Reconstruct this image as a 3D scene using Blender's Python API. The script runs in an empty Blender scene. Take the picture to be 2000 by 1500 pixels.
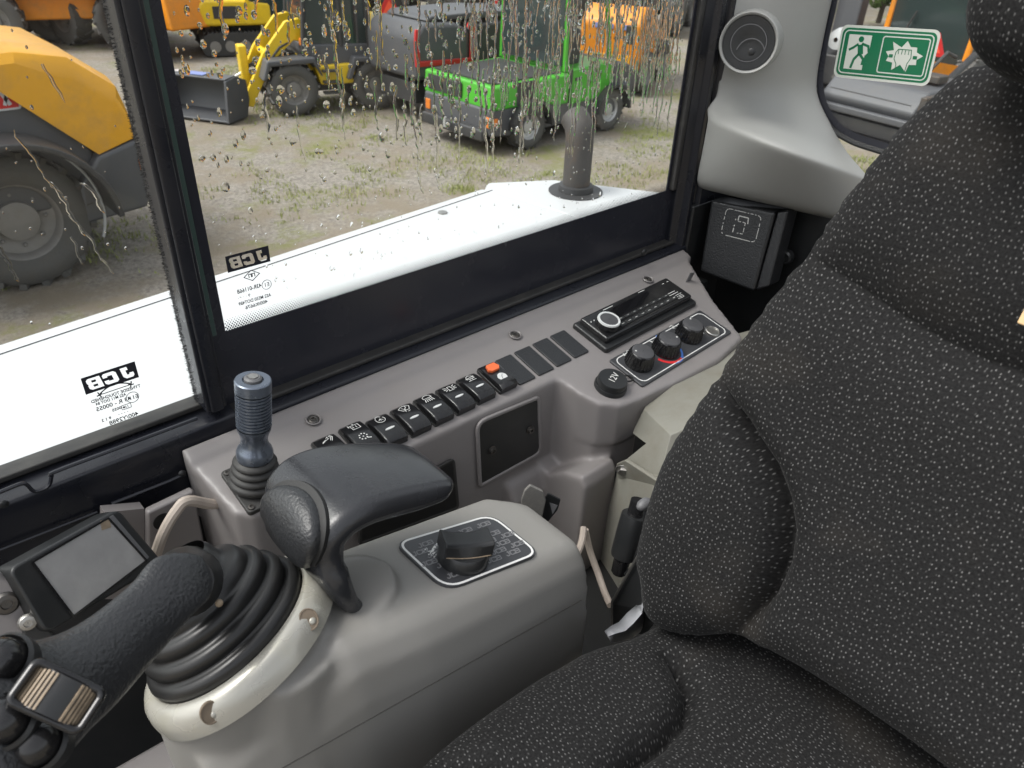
import bpy, bmesh, math, random
from mathutils import Vector as V, Matrix, noise
from mathutils.geometry import delaunay_2d_cdt, interpolate_bezier
from mathutils.bvhtree import BVHTree
random.seed(7)
R = math.radians
S = bpy.context.scene
COL = S.collection

# ------------------------------------------------------------------ camera, sky, sun, exposure
FPX = 1480.0                                   # focal length in pixels of the 2000 x 1500 photograph
RW = Matrix(((0.7400, 0.3462, -0.5765), (-0.6716, 0.4276, -0.6052), (0.0370, 0.8350, 0.5490)))
_x = RW.col[0].normalized(); _z = (RW.col[2] - _x * RW.col[2].dot(_x)).normalized(); _y = _z.cross(_x)
RW = Matrix((_x, _y, _z)).transposed()
cam = bpy.data.cameras.new('camera'); camo = bpy.data.objects.new('camera', cam); COL.objects.link(camo)
camo.matrix_world = RW.to_4x4()
cam.sensor_width = 36.0; cam.sensor_fit = 'HORIZONTAL'; cam.lens = FPX / 2000 * 36
cam.clip_start = 0.02; cam.clip_end = 400
cam.dof.use_dof = True; cam.dof.focus_distance = 0.75; cam.dof.aperture_fstop = 16.0
S.camera = camo
W = bpy.data.worlds.new('World'); S.world = W; W.use_nodes = True
wn = W.node_tree.nodes; wl = W.node_tree.links
sky = wn.new('ShaderNodeTexSky'); sky.sky_type = 'NISHITA'; sky.sun_disc = False
SUN_EL, SUN_AZ = R(58), R(-60)
sky.sun_elevation = SUN_EL; sky.sun_rotation = SUN_AZ; sky.dust_density = 4.0; sky.air_density = 1.2
hs = wn.new('ShaderNodeHueSaturation'); hs.inputs['Saturation'].default_value = 0.22
wl.new(sky.outputs[0], hs.inputs['Color']); wl.new(hs.outputs[0], wn['Background'].inputs[0])
wn['Background'].inputs[1].default_value = 0.15
sl = bpy.data.lights.new('sun', 'SUN'); sl.energy = 1.3; sl.angle = R(25); sl.color = (1, 0.97, 0.93)
so = bpy.data.objects.new('sun', sl); COL.objects.link(so)
sdir = V((math.sin(SUN_AZ) * math.cos(SUN_EL), math.cos(SUN_AZ) * math.cos(SUN_EL), math.sin(SUN_EL)))
so.rotation_euler = sdir.to_track_quat('Z', 'Y').to_euler(); so.location = sdir * 30
S.view_settings.view_transform = 'Standard'; S.view_settings.look = 'None'
S.view_settings.gamma = 1.0; S.view_settings.use_curve_mapping = False
S.view_settings.exposure = 0.8
S.cycles.max_bounces = 16; S.cycles.transparent_max_bounces = 24; S.cycles.transmission_bounces = 16; S.cycles.diffuse_bounces = 4; S.cycles.glossy_bounces = 4
S.cycles.caustics_reflective = False; S.cycles.caustics_refractive = False
S.cycles.use_denoising = True

GROUND = -3.1                                  # the yard lies 3.1 m below the eye of the operator in the cab
# ------------------------------------------------------------------ helpers: points
def ray(px, py): return RW @ V((px - 1000.0, 750.0 - py, -FPX))
def at(px, py, x=None, y=None, z=None, d=None):
    r = ray(px, py)
    if x is not None: return r * (x / r.x)
    if y is not None: return r * (y / r.y)
    if z is not None: return r * (z / r.z)
    return r.normalized() * d
def onp(px, py, o, n):
    r = ray(px, py); return r * (o.dot(n) / r.dot(n))
class Fr:
    """a local frame: origin o, axes x, y and the normal z"""
    def __init__(s, o, x, y):
        s.o = V(o); s.x = V(x).normalized(); y = V(y); s.y = (y - s.x * y.dot(s.x)).normalized(); s.z = s.x.cross(s.y)
    def p(s, a, b, c=0.0): return s.o + s.x * a + s.y * b + s.z * c
    def mat(s): return Matrix(((s.x.x, s.y.x, s.z.x, s.o.x), (s.x.y, s.y.y, s.z.y, s.o.y), (s.x.z, s.y.z, s.z.z, s.o.z), (0, 0, 0, 1)))
    def px(s, px, py):
        q = onp(px, py, s.o, s.z) - s.o; return (q.dot(s.x), q.dot(s.y))
    def at(s, a, b, c=0.0): return Fr(s.p(a, b, c), s.x, s.y)
WORLD = Fr((0, 0, 0), (1, 0, 0), (0, 1, 0))
# ------------------------------------------------------------------ helpers: meshes
class MB:
    def __init__(s): s.v = []; s.f = []; s.uv = {}
    def add(s, vs, fs):
        b = len(s.v); s.v += [V(p) for p in vs]; s.f += [tuple(i + b for i in f) for f in fs]; return s
    def poly(s, pts): return s.add(pts, [tuple(range(len(pts)))])
    def box(s, c, sx, sy, sz, fr=None):
        fr = fr or WORLD; c = V(c)
        pts = []
        for k in (-1, 1):
            for j in (-1, 1):
                for i in (-1, 1):
                    pts.append(fr.p(c.x + i * sx / 2, c.y + j * sy / 2, c.z + k * sz / 2))
        return s.add(pts, [(0, 2, 3, 1), (4, 5, 7, 6), (0, 1, 5, 4), (2, 6, 7, 3), (0, 4, 6, 2), (1, 3, 7, 5)])
    def grid(s, rows, close=False, cap0=False, cap1=False):
        n = len(rows[0]); b = len(s.v)
        for r in rows: s.v += [V(p) for p in r]
        for i in range(len(rows) - 1):
            for j in range(n if close else n - 1):
                a = b + i * n + j; c = b + i * n + (j + 1) % n
                s.f.append((a, c, c + n, a + n))
        if cap0: s.f.append(tuple(b + j for j in reversed(range(n))))
        if cap1: s.f.append(tuple(b + (len(rows) - 1) * n + j for j in range(n)))
        return s
    def tube(s, path, r, n=8, caps=True):
        path = [V(p) for p in path]; rows = []; up = None
        for i, p in enumerate(path):
            t = (path[min(i + 1, len(path) - 1)] - path[max(i - 1, 0)]).normalized()
            if up is None: up = t.orthogonal().normalized()
            up = (up - t * up.dot(t)).normalized(); w = t.cross(up)
            rr = r[i] if isinstance(r, (list, tuple)) else r
            rows.append([p + (up * math.cos(2 * math.pi * k / n) + w * math.sin(2 * math.pi * k / n)) * rr for k in range(n)])
        return s.grid(rows, True, caps, caps)
    def lathe(s, prof, fr, n=32, cap0=False, cap1=False, sx=1.0, sy=1.0):
        rows = [[fr.p(r * sx * math.cos(2 * math.pi * k / n), r * sy * math.sin(2 * math.pi * k / n), h) for k in range(n)] for r, h in prof]
        return s.grid(rows, True, cap0, cap1)
    def prism(s, pts, fr, h0, h1):
        n = len(pts); a = [fr.p(x, y, h0) for x, y in pts]; b = [fr.p(x, y, h1) for x, y in pts]
        ar = sum(pts[i][0] * pts[(i + 1) % n][1] - pts[(i + 1) % n][0] * pts[i][1] for i in range(n))
        fs = [tuple(reversed(range(n))), tuple(range(n, 2 * n))] + [(i, (i + 1) % n, n + (i + 1) % n, n + i) for i in range(n)]
        if ar < 0: fs = [tuple(reversed(f)) for f in fs]
        return s.add(a + b, fs)
    def stroke(s, pts, w, fr, h=0.0003, h0=0.0, closed=False):
        n = len(pts)
        if closed: pts = list(pts) + [pts[0]]
        P = [V((p[0], p[1])) for p in pts]; m = len(P); L = []; Rr = []
        for i, p in enumerate(P):
            if closed: d1 = (P[i] - P[i - 1 if i else m - 2]); d2 = (P[(i + 1) if i < m - 1 else 1] - P[i])
            else: d1 = P[i] - P[i - 1] if i else P[1] - P[0]; d2 = P[i + 1] - P[i] if i < m - 1 else P[i] - P[i - 1]
            if d1.length < 1e-9: d1 = d2
            if d2.length < 1e-9: d2 = d1
            d1 = d1.normalized(); d2 = d2.normalized()
            n1 = V((-d1.y, d1.x)); n2 = V((-d2.y, d2.x)); q = n1 + n2
            if q.length < 1e-4: q = n1
            q = q.normalized(); k = max(0.5, q.dot(n1)); q = q * (w / 2 / k)
            L.append(p + q); Rr.append(p - q)
        rows = []
        for a, b in zip(L, Rr):
            rows.append([fr.p(a.x, a.y, h0), fr.p(a.x, a.y, h0 + h), fr.p(b.x, b.y, h0 + h), fr.p(b.x, b.y, h0)])
        return s.grid(rows, True, not closed, not closed)
    def disc(s, c, r, fr, h=0.0003, h0=0.0, n=20, sx=1, sy=1):
        return s.prism([(c[0] + r * sx * math.cos(2 * math.pi * k / n), c[1] + r * sy * math.sin(2 * math.pi * k / n)) for k in range(n)], fr, h0, h0 + h)
    def sphere(s, c, r, n=12, m=8, fr=None, sx=1, sy=1, sz=1):
        fr = fr or WORLD; c = V(c)
        rows = []
        for i in range(m + 1):
            t = math.pi * i / m; t = max(0.02, min(math.pi - 0.02, t))
            rows.append([fr.p(c.x + r * sx * math.sin(t) * math.cos(2 * math.pi * k / n), c.y + r * sy * math.sin(t) * math.sin(2 * math.pi * k / n), c.z - r * sz * math.cos(t)) for k in range(n)])
        return s.grid(rows, True, True, True)
    def mesh(s, name, inv=None, smooth=False, fix=True):
        me = bpy.data.meshes.new(name)
        vs = [inv @ p for p in s.v] if inv is not None else s.v
        me.from_pydata([tuple(p) for p in vs], [], s.f)
        if fix:
            bm = bmesh.new(); bm.from_mesh(me); bmesh.ops.recalc_face_normals(bm, faces=bm.faces); bm.to_mesh(me); bm.free()
        if smooth: me.polygons.foreach_set('use_smooth', [True] * len(me.polygons))
        return me
def thing(name, label, cat, fr=WORLD, group=None, kind=None):
    o = bpy.data.objects.new(name, None); COL.objects.link(o); o.empty_display_size = 0.05
    o.matrix_world = fr.mat(); o['label'] = label; o['category'] = cat
    if group: o['group'] = group
    if kind: o['kind'] = kind
    return o
def wmat(o):
    return o.matrix_basis.copy() if o.parent is None else wmat(o.parent) @ o.matrix_basis
def build(mb, name, mat, parent=None, smooth=False, bevel=0, seg=2, sub=0, label=None, kind=None, local=False, fix=True, angle=35, remesh=0, sm=0):
    """links a mesh; vertices are given in the world (or, local=True, in the parent's own space)"""
    inv = wmat(parent).inverted() if (parent is not None and not local) else None
    me = mb.mesh(name, inv, smooth or remesh > 0, fix)
    o = bpy.data.objects.new(name, me); COL.objects.link(o); me.materials.append(mat)
    if parent is not None: o.parent = parent
    if remesh:
        m = o.modifiers.new('r', 'REMESH'); m.mode = 'VOXEL'; m.voxel_size = remesh; m.use_smooth_shade = True
        if sm: k = o.modifiers.new('s', 'SMOOTH'); k.iterations = sm; k.factor = 0.6
        bake(o)
    if bevel:
        m = o.modifiers.new('b', 'BEVEL'); m.width = bevel; m.segments = seg; m.limit_method = 'ANGLE'; m.angle_limit = R(angle); m.harden_normals = False
        me.polygons.foreach_set('use_smooth', [True] * len(me.polygons))
        if seg > 1: 
            w = o.modifiers.new('w', 'WEIGHTED_NORMAL'); w.keep_sharp = True
    if sub: m = o.modifiers.new('u', 'SUBSURF'); m.levels = sub; m.render_levels = sub
    if smooth and not bevel and not remesh and not sub: me.set_sharp_from_angle(angle=R(angle))
    if label: o['label'] = label
    if kind: o['kind'] = kind
    return o
def bake(o):
    dg = bpy.context.evaluated_depsgraph_get(); dg.update()
    me = bpy.data.meshes.new_from_object(o.evaluated_get(dg)); o.modifiers.clear()
    old = o.data; o.data = me; me.name = old.name
    me.polygons.foreach_set('use_smooth', [True] * len(me.polygons))
def dup(root, fr, label=None, group=None):
    r = root.copy(); COL.objects.link(r); r.matrix_world = fr.mat()
    if label: r['label'] = label
    if group: r['group'] = group
    for ch in list(root.children):
        c = ch.copy(); COL.objects.link(c); c.parent = r
        for g in ch.children:
            d = g.copy(); COL.objects.link(d); d.parent = c
    return r
def tag(o, label, cat, group=None, kind=None):
    o['label'] = label; o['category'] = cat
    if group: o['group'] = group
    if kind: o['kind'] = kind
    return o
def text(body, fr, size, mat, parent, name='lettering', w=None, bold=0.0, label=None):
    cu = bpy.data.curves.new(name, 'FONT'); cu.body = body; cu.size = size; cu.align_x = 'CENTER'; cu.align_y = 'CENTER'
    cu.extrude = 0.00008; cu.offset = bold; cu.resolution_u = 3
    t = bpy.data.objects.new(name, cu); COL.objects.link(t)
    dg = bpy.context.evaluated_depsgraph_get(); dg.update()
    me = bpy.data.meshes.new_from_object(t.evaluated_get(dg)); bpy.data.objects.remove(t); bpy.data.curves.remove(cu)
    xs = [v.co.x for v in me.vertices]
    sc = w / (max(xs) - min(xs)) if w else 1.0
    m = fr.mat() @ Matrix.Diagonal((sc, 1, 1, 1))
    if parent is not None: m = wmat(parent).inverted() @ m
    me.transform(m)
    o = bpy.data.objects.new(name, me); COL.objects.link(o); o.parent = parent; me.materials.append(mat)
    if label: o['label'] = label
    return o
def rrect(w, h, r, n=5, cx=0, cy=0):
    pts = []
    for (sx, sy, a0) in ((1, 1, 0), (-1, 1, 90), (-1, -1, 180), (1, -1, 270)):
        for k in range(n + 1):
            a = R(a0 + 90 * k / n); pts.append((cx + sx * (w / 2 - r) + r * math.cos(a), cy + sy * (h / 2 - r) + r * math.sin(a)))
    return pts
def roundpoly(pts, r, n=4):
    """a polygon with its corners rounded"""
    out = []; m = len(pts)
    for i in range(m):
        p = V(pts[i][:2]); a = V(pts[i - 1][:2]); b = V(pts[(i + 1) % m][:2]); rr = r[i] if isinstance(r, (list, tuple)) else r
        da = (a - p); db = (b - p); k = min(rr, da.length * .45, db.length * .45)
        p0 = p + da.normalized() * k; p1 = p + db.normalized() * k
        for t in range(n + 1):
            u = t / n; q = p0 * (1 - u) ** 2 + p * 2 * u * (1 - u) + p1 * u * u; out.append((q.x, q.y))
    return out
def spline(pts, n=6, closed=False):
    pts = [V(p) for p in pts]; out = []; m = len(pts)
    rng = range(m if closed else m - 1)
    for i in rng:
        if closed: p0, p1, p2, p3 = pts[i - 1], pts[i], pts[(i + 1) % m], pts[(i + 2) % m]
        else: p0, p1, p2, p3 = pts[max(i - 1, 0)], pts[i], pts[i + 1], pts[min(i + 2, m - 1)]
        for k in range(n):
            t = k / n
            out.append(0.5 * ((2 * p1) + (p2 - p0) * t + (2 * p0 - 5 * p1 + 4 * p2 - p3) * t * t + (3 * p1 - p0 - 3 * p2 + p3) * t ** 3))
    if not closed: out.append(pts[-1])
    return out
def circ(r, n=24, cx=0, cy=0, a0=0, a1=360):
    full = abs(a1 - a0) >= 360
    return [(cx + r * math.cos(R(a0 + (a1 - a0) * k / (n if full else n - 1))), cy + r * math.sin(R(a0 + (a1 - a0) * k / (n if full else n - 1)))) for k in range(n)]
# ------------------------------------------------------------------ materials
def mat(name, col, rough=0.5, metal=0.0, spec=0.5, bump=0.0, bscale=300.0, var=0.0, vscale=20.0, dirt=0.0, dscale=12.0, dcol=(0.2, 0.16, 0.11), sheen=0.0, coat=0.0, rvar=0.0, detail=4.0, aniso=None):
    m = bpy.data.materials.new(name); m.use_nodes = True; nt = m.node_tree; N = nt.nodes; L = nt.links
    b = N['Principled BSDF']; b.inputs['Roughness'].default_value = rough; b.inputs['Metallic'].default_value = metal
    b.inputs['Specular IOR Level'].default_value = spec
    if sheen: b.inputs['Sheen Weight'].default_value = sheen; b.inputs['Sheen Roughness'].default_value = 0.5
    if coat: b.inputs['Coat Weight'].default_value = coat; b.inputs['Coat Roughness'].default_value = 0.1
    c4 = (*col, 1); b.inputs['Base Color'].default_value = c4
    tc = N.new('ShaderNodeTexCoord'); src = tc.outputs['Object']
    last = None
    if var:
        n = N.new('ShaderNodeTexNoise'); n.inputs['Scale'].default_value = vscale; n.inputs['Detail'].default_value = 5; L.new(src, n.inputs['Vector'])
        x = N.new('ShaderNodeMix'); x.data_type = 'RGBA'
        x.inputs[6].default_value = tuple(c * (1 - var) for c in col) + (1,); x.inputs[7].default_value = tuple(min(1, c * (1 + var)) for c in col) + (1,)
        L.new(n.outputs['Fac'], x.inputs[0]); last = x.outputs[2]
    if dirt:
        n = N.new('ShaderNodeTexNoise'); n.inputs['Scale'].default_value = dscale; n.inputs['Detail'].default_value = 8; n.inputs['Roughness'].default_value = 0.7; L.new(src, n.inputs['Vector'])
        rp = N.new('ShaderNodeValToRGB'); rp.color_ramp.elements[0].position = 0.48; rp.color_ramp.elements[1].position = 0.75
        rp.color_ramp.elements[1].color = (dirt, dirt, dirt, 1); L.new(n.outputs['Fac'], rp.inputs[0])
        x = N.new('ShaderNodeMix'); x.data_type = 'RGBA'; x.inputs[6].default_value = c4; x.inputs[7].default_value = (*dcol, 1)
        if last: L.new(last, x.inputs[6])
        L.new(rp.outputs[0], x.inputs[0]); last = x.outputs[2]
    if last: L.new(last, b.inputs['Base Color'])
    if rvar:
        n = N.new('ShaderNodeTexNoise'); n.inputs['Scale'].default_value = 25; n.inputs['Detail'].default_value = 6; L.new(src, n.inputs['Vector'])
        mr = N.new('ShaderNodeMapRange'); mr.inputs[1].default_value = 0.3; mr.inputs[2].default_value = 0.7
        mr.inputs[3].default_value = max(0.03, rough - rvar); mr.inputs[4].default_value = min(1, rough + rvar); L.new(n.outputs['Fac'], mr.inputs[0]); L.new(mr.outputs[0], b.inputs['Roughness'])
    if bump:
        n = N.new('ShaderNodeTexNoise'); n.inputs['Scale'].default_value = bscale; n.inputs['Detail'].default_value = detail; L.new(src, n.inputs['Vector'])
        bp = N.new('ShaderNodeBump'); bp.inputs['Strength'].default_value = min(1, bump); bp.inputs['Distance'].default_value = 0.3 / bscale; L.new(n.outputs['Fac'], bp.inputs['Height']); L.new(bp.outputs[0], b.inputs['Normal'])
    return m
M = {}
M['mauve'] = mat('console_plastic', (0.215, 0.2, 0.197), 0.42, bump=0.25, bscale=900, var=0.05, vscale=9, dirt=0.18, dscale=7, dcol=(0.20, 0.165, 0.13), rvar=0.08)
M['khaki'] = mat('pod_plastic', (0.228, 0.221, 0.206), 0.45, bump=0.3, bscale=1100, var=0.04, vscale=7, dirt=0.14, dscale=6, dcol=(0.2, 0.17, 0.12), rvar=0.08)
M['trim'] = mat('trim_plastic', (0.34, 0.34, 0.325), 0.5, bump=0.3, bscale=1000, var=0.03, vscale=7, dirt=0.08, dscale=9, dcol=(0.18, 0.16, 0.13))
M['cream'] = mat('ring_paint', (0.40, 0.39, 0.35), 0.28, metal=0.35, bump=0.05, bscale=700, var=0.05, vscale=15, dirt=0.25, dscale=14, dcol=(0.42, 0.38, 0.2), rvar=0.1)
M['navy'] = mat('black_frame_paint', (0.012, 0.013, 0.018), 0.3, bump=0.05, bscale=300, dirt=0.05, dscale=10, dcol=(0.12, 0.11, 0.1), rvar=0.08)
M['frit'] = mat('ceramic_frit', (0.024, 0.025, 0.033), 0.25, var=0.1, vscale=6, rvar=0.05)
M['black'] = mat('black_plastic', (0.016, 0.017, 0.018), 0.38, bump=0.25, bscale=900, dirt=0.06, dscale=20, dcol=(0.13, 0.11, 0.09), rvar=0.1)
M['gloss'] = mat('gloss_black', (0.012, 0.012, 0.013), 0.16, dirt=0.05, dscale=40, dcol=(0.2, 0.18, 0.15), rvar=0.06)
M['grain'] = mat('grained_black_plastic', (0.022, 0.023, 0.025), 0.36, bump=0.9, bscale=420, detail=2, rvar=0.08)
M['vinyl'] = mat('black_vinyl', (0.024, 0.025, 0.028), 0.25, bump=0.35, bscale=650, detail=2, rvar=0.12, dirt=0.05, dscale=16, dcol=(0.15, 0.13, 0.12))
M['rubber'] = mat('black_rubber', (0.014, 0.014, 0.014), 0.36, bump=0.06, bscale=500, rvar=0.06)
M['dullrubber'] = mat('dusty_rubber', (0.03, 0.029, 0.028), 0.6, bump=0.15, bscale=500, dirt=0.2, dscale=30, dcol=(0.14, 0.13, 0.11))
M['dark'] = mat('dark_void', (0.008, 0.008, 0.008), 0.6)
M['slate'] = mat('blue_anodised_metal', (0.17, 0.195, 0.24), 0.28, metal=0.7, bump=0.03, bscale=600, rvar=0.08)
M['steel'] = mat('bare_steel', (0.42, 0.41, 0.39), 0.35, metal=0.9, dirt=0.4, dscale=150, dcol=(0.15, 0.11, 0.08))
M['darksteel'] = mat('dark_screw', (0.1, 0.095, 0.09), 0.4, metal=0.8, dirt=0.4, dscale=150, dcol=(0.15, 0.11, 0.08))
M['chrome'] = mat('chrome', (0.7, 0.7, 0.7), 0.15, metal=1.0)
M['print'] = mat('white_print', (0.72, 0.72, 0.7), 0.5)
M['worn'] = mat('worn_white_print', (0.6, 0.6, 0.58), 0.6)
M['lens'] = mat('white_lens', (0.62, 0.63, 0.62), 0.35)
M['greyprint'] = mat('grey_print', (0.18, 0.18, 0.185), 0.4)
M['plate'] = mat('plate_print', (0.045, 0.046, 0.05), 0.35, rvar=0.08)
M['orange'] = mat('orange_plastic', (0.8, 0.16, 0.05), 0.4)
M['red'] = mat('red_print', (0.65, 0.03, 0.035), 0.4)
M['blue'] = mat('blue_print', (0.08, 0.22, 0.65), 0.4)
M['cable'] = mat('cable_sleeve', (0.42, 0.36, 0.31), 0.5, dirt=0.3, dscale=40, dcol=(0.2, 0.17, 0.13))
M['sticker_green'] = mat('sticker_green', (0.0, 0.13, 0.055), 0.3, coat=0.2)
M['sticker_white'] = mat('sticker_white', (0.56, 0.58, 0.53), 0.35)
M['screen'] = mat('lcd_screen_glare', (0.33, 0.325, 0.32), 0.12, var=0.25, vscale=40, dirt=0.35, dscale=25, dcol=(0.24, 0.235, 0.225), rvar=0.08)  # base colour lifted to pale grey in place of reflected sky
M['greytape'] = mat('grey_tape', (0.12, 0.12, 0.125), 0.5)
M['knobcap'] = mat('knob_cap', (0.06, 0.06, 0.064), 0.42, dirt=0.2, dscale=90, dcol=(0.16, 0.15, 0.14), bump=0.1, bscale=800)
M['keygrey'] = mat('worn_key_plastic', (0.16, 0.155, 0.145), 0.5, dirt=0.4, dscale=120, dcol=(0.3, 0.28, 0.25))
M['boot'] = mat('grey_cloth', (0.35, 0.36, 0.38), 0.8, bump=0.3, bscale=500, var=0.15, vscale=40)
M['tan'] = mat('tan_plastic', (0.6, 0.42, 0.22), 0.5)
M['worntan'] = mat('worn_tan_rib', (0.27, 0.21, 0.145), 0.6, var=0.5, vscale=200)
M['gap'] = mat('glass_edge_green', (0.05, 0.085, 0.075), 0.3)

def glass_mat():
    m = bpy.data.materials.new('window_glass'); m.use_nodes = True; N = m.node_tree.nodes; L = m.node_tree.links
    N.remove(N['Principled BSDF']); out = N['Material Output']
    tr = N.new('ShaderNodeBsdfTransparent'); tr.inputs[0].default_value = (0.97, 0.985, 0.975, 1)
    gl = N.new('ShaderNodeBsdfGlossy'); gl.inputs['Roughness'].default_value = 0.02
    fr = N.new('ShaderNodeFresnel'); fr.inputs[0].default_value = 1.35
    geo = N.new('ShaderNodeNewGeometry'); fm = N.new('ShaderNodeMath'); fm.operation = 'SUBTRACT'; fm.inputs[0].default_value = 1.0; L.new(geo.outputs['Backfacing'], fm.inputs[1])
    fx = N.new('ShaderNodeMath'); fx.operation = 'MULTIPLY'; L.new(fr.outputs[0], fx.inputs[0]); L.new(fm.outputs[0], fx.inputs[1])   # only the outer skin of the pane reflects
    mx = N.new('ShaderNodeMixShader'); L.new(fx.outputs[0], mx.inputs[0]); L.new(tr.outputs[0], mx.inputs[1]); L.new(gl.outputs[0], mx.inputs[2])
    L.new(mx.outputs[0], out.inputs[0]); return m
M['glass'] = glass_mat()
def water_mat():
    m = bpy.data.materials.new('rain_water'); m.use_nodes = True; N = m.node_tree.nodes; L = m.node_tree.links
    N.remove(N['Principled BSDF']); g = N.new('ShaderNodeBsdfGlass'); g.inputs['IOR'].default_value = 1.30; g.inputs['Roughness'].default_value = 0.0
    L.new(g.outputs[0], N['Material Output'].inputs[0]); return m
M['water'] = water_mat()
def fabric_mat():
    """dark woven upholstery: light flecks in staggered rows on a near-black ground, from the cloth's own UVs in metres"""
    m = bpy.data.materials.new('flecked_upholstery'); m.use_nodes = True; N = m.node_tree.nodes; L = m.node_tree.links
    b = N['Principled BSDF']; b.inputs['Roughness'].default_value = 0.85; b.inputs['Specular IOR Level'].default_value = 0.12
    b.inputs['Sheen Weight'].default_value = 0.035; b.inputs['Sheen Roughness'].default_value = 0.4
    uv = N.new('ShaderNodeUVMap')
    nz = N.new('ShaderNodeTexNoise'); nz.inputs['Scale'].default_value = 45; nz.inputs['Detail'].default_value = 2; L.new(uv.outputs[0], nz.inputs['Vector'])
    mp = N.new('ShaderNodeMapping'); mp.inputs['Scale'].default_value = (300, 205, 1); mp.inputs['Rotation'].default_value = (0, 0, R(4))
    ad = N.new('ShaderNodeMix'); ad.data_type = 'VECTOR'; ad.inputs[0].default_value = 0.0035
    L.new(uv.outputs[0], ad.inputs[4]); L.new(nz.outputs['Color'], ad.inputs[5]); L.new(ad.outputs[1], mp.inputs['Vector'])
    vo = N.new('ShaderNodeTexVoronoi'); vo.voronoi_dimensions = '2D'; vo.inputs['Scale'].default_value = 1.0; vo.inputs['Randomness'].default_value = 0.72; L.new(mp.outputs[0], vo.inputs['Vector'])
    rp = N.new('ShaderNodeValToRGB'); rp.color_ramp.elements[0].position = 0.04; rp.color_ramp.elements[0].color = (1, 1, 1, 1); rp.color_ramp.elements[1].position = 0.215; rp.color_ramp.elements[1].color = (0, 0, 0, 1)
    L.new(vo.outputs['Distance'], rp.inputs[0])
    sp = N.new('ShaderNodeSeparateColor'); L.new(vo.outputs['Color'], sp.inputs[0])
    mr = N.new('ShaderNodeMapRange'); mr.inputs[1].default_value = 0.0; mr.inputs[2].default_value = 1.0; mr.inputs[3].default_value = 0.22; mr.inputs[4].default_value = 1.0; L.new(sp.outputs[0], mr.inputs[0])
    mu = N.new('ShaderNodeMath'); mu.operation = 'MULTIPLY'; L.new(rp.outputs[0], mu.inputs[0]); L.new(mr.outputs[0], mu.inputs[1])
    fine = N.new('ShaderNodeTexNoise'); fine.inputs['Scale'].default_value = 520; fine.inputs['Detail'].default_value = 4; L.new(uv.outputs[0], fine.inputs['Vector'])
    gr = N.new('ShaderNodeMix'); gr.data_type = 'RGBA'; gr.inputs[6].default_value = (0.001, 0.001, 0.0012, 1); gr.inputs[7].default_value = (0.024, 0.024, 0.024, 1); L.new(fine.outputs['Fac'], gr.inputs[0])
    dn = N.new('ShaderNodeTexNoise'); dn.inputs['Scale'].default_value = 9; dn.inputs['Detail'].default_value = 5; L.new(uv.outputs[0], dn.inputs['Vector'])
    dr = N.new('ShaderNodeValToRGB'); dr.color_ramp.elements[0].position = 0.55; dr.color_ramp.elements[1].position = 0.8; dr.color_ramp.elements[1].color = (0.25, 0.25, 0.25, 1); L.new(dn.outputs['Fac'], dr.inputs[0])
    dx = N.new('ShaderNodeMix'); dx.data_type = 'RGBA'; dx.inputs[7].default_value = (0.07, 0.06, 0.048, 1); L.new(gr.outputs[2], dx.inputs[6]); L.new(dr.outputs[0], dx.inputs[0])
    mx = N.new('ShaderNodeMix'); mx.data_type = 'RGBA'; mx.inputs[7].default_value = (0.15, 0.15, 0.147, 1); L.new(dx.outputs[2], mx.inputs[6]); L.new(mu.outputs[0], mx.inputs[0]); L.new(mx.outputs[2], b.inputs['Base Color'])
    hh = N.new('ShaderNodeMath'); hh.operation = 'ADD'; L.new(fine.outputs['Fac'], hh.inputs[0]); L.new(mu.outputs[0], hh.inputs[1])
    bp = N.new('ShaderNodeBump'); bp.inputs['Strength'].default_value = 0.6; bp.inputs['Distance'].default_value = 0.0006; L.new(hh.outputs[0], bp.inputs['Height']); L.new(bp.outputs[0], b.inputs['Normal'])
    return m
M['fabric'] = fabric_mat()
# ================================================================== THE CAB
WY = 0.66                                        # inner face of the side glass
T13 = math.tan(R(13)); C13 = math.cos(R(13)); S13 = math.sin(R(13))
DK = Fr((0, 0.584, -0.484), (1, 0, 0), (0, C13, S13))    # the console deck, tilted 13 degrees to the operator

def jcb(mb, fr, w, h, sw, slant=0.18):
    """three block letters in a field w x h"""
    lw = w / 3.25
    def pt(i, x, y): return (-w / 2 + i * w / 3 + x * lw + (y - .5) * slant * h, (y - .5) * h)
    J = [(.32, 1), (.62, 1), (.62, .22), (.45, .04), (.18, .04), (0.04, .2), (.04, .34)]
    Cc = [(.95, .72), (.95, .9), (.8, 1), (.22, 1), (.06, .86), (.06, .14), (.22, 0), (.8, 0), (.95, .1), (.95, .28)]
    B = [(.08, 0), (.08, 1), (.8, 1), (.95, .88), (.95, .64), (.8, .52), (.95, .4), (.95, .12), (.8, 0)]
    mb.stroke([pt(0, x + .2, y) for x, y in J], sw, fr)
    mb.stroke([pt(1, x, y) for x, y in Cc], sw, fr)
    mb.stroke([pt(2, x, y) for x, y in B], sw, fr, closed=True)
    mb.stroke([pt(2, x, y) for x, y in ((.1, .52), (.8, .52))], sw, fr)
    return mb

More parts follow.
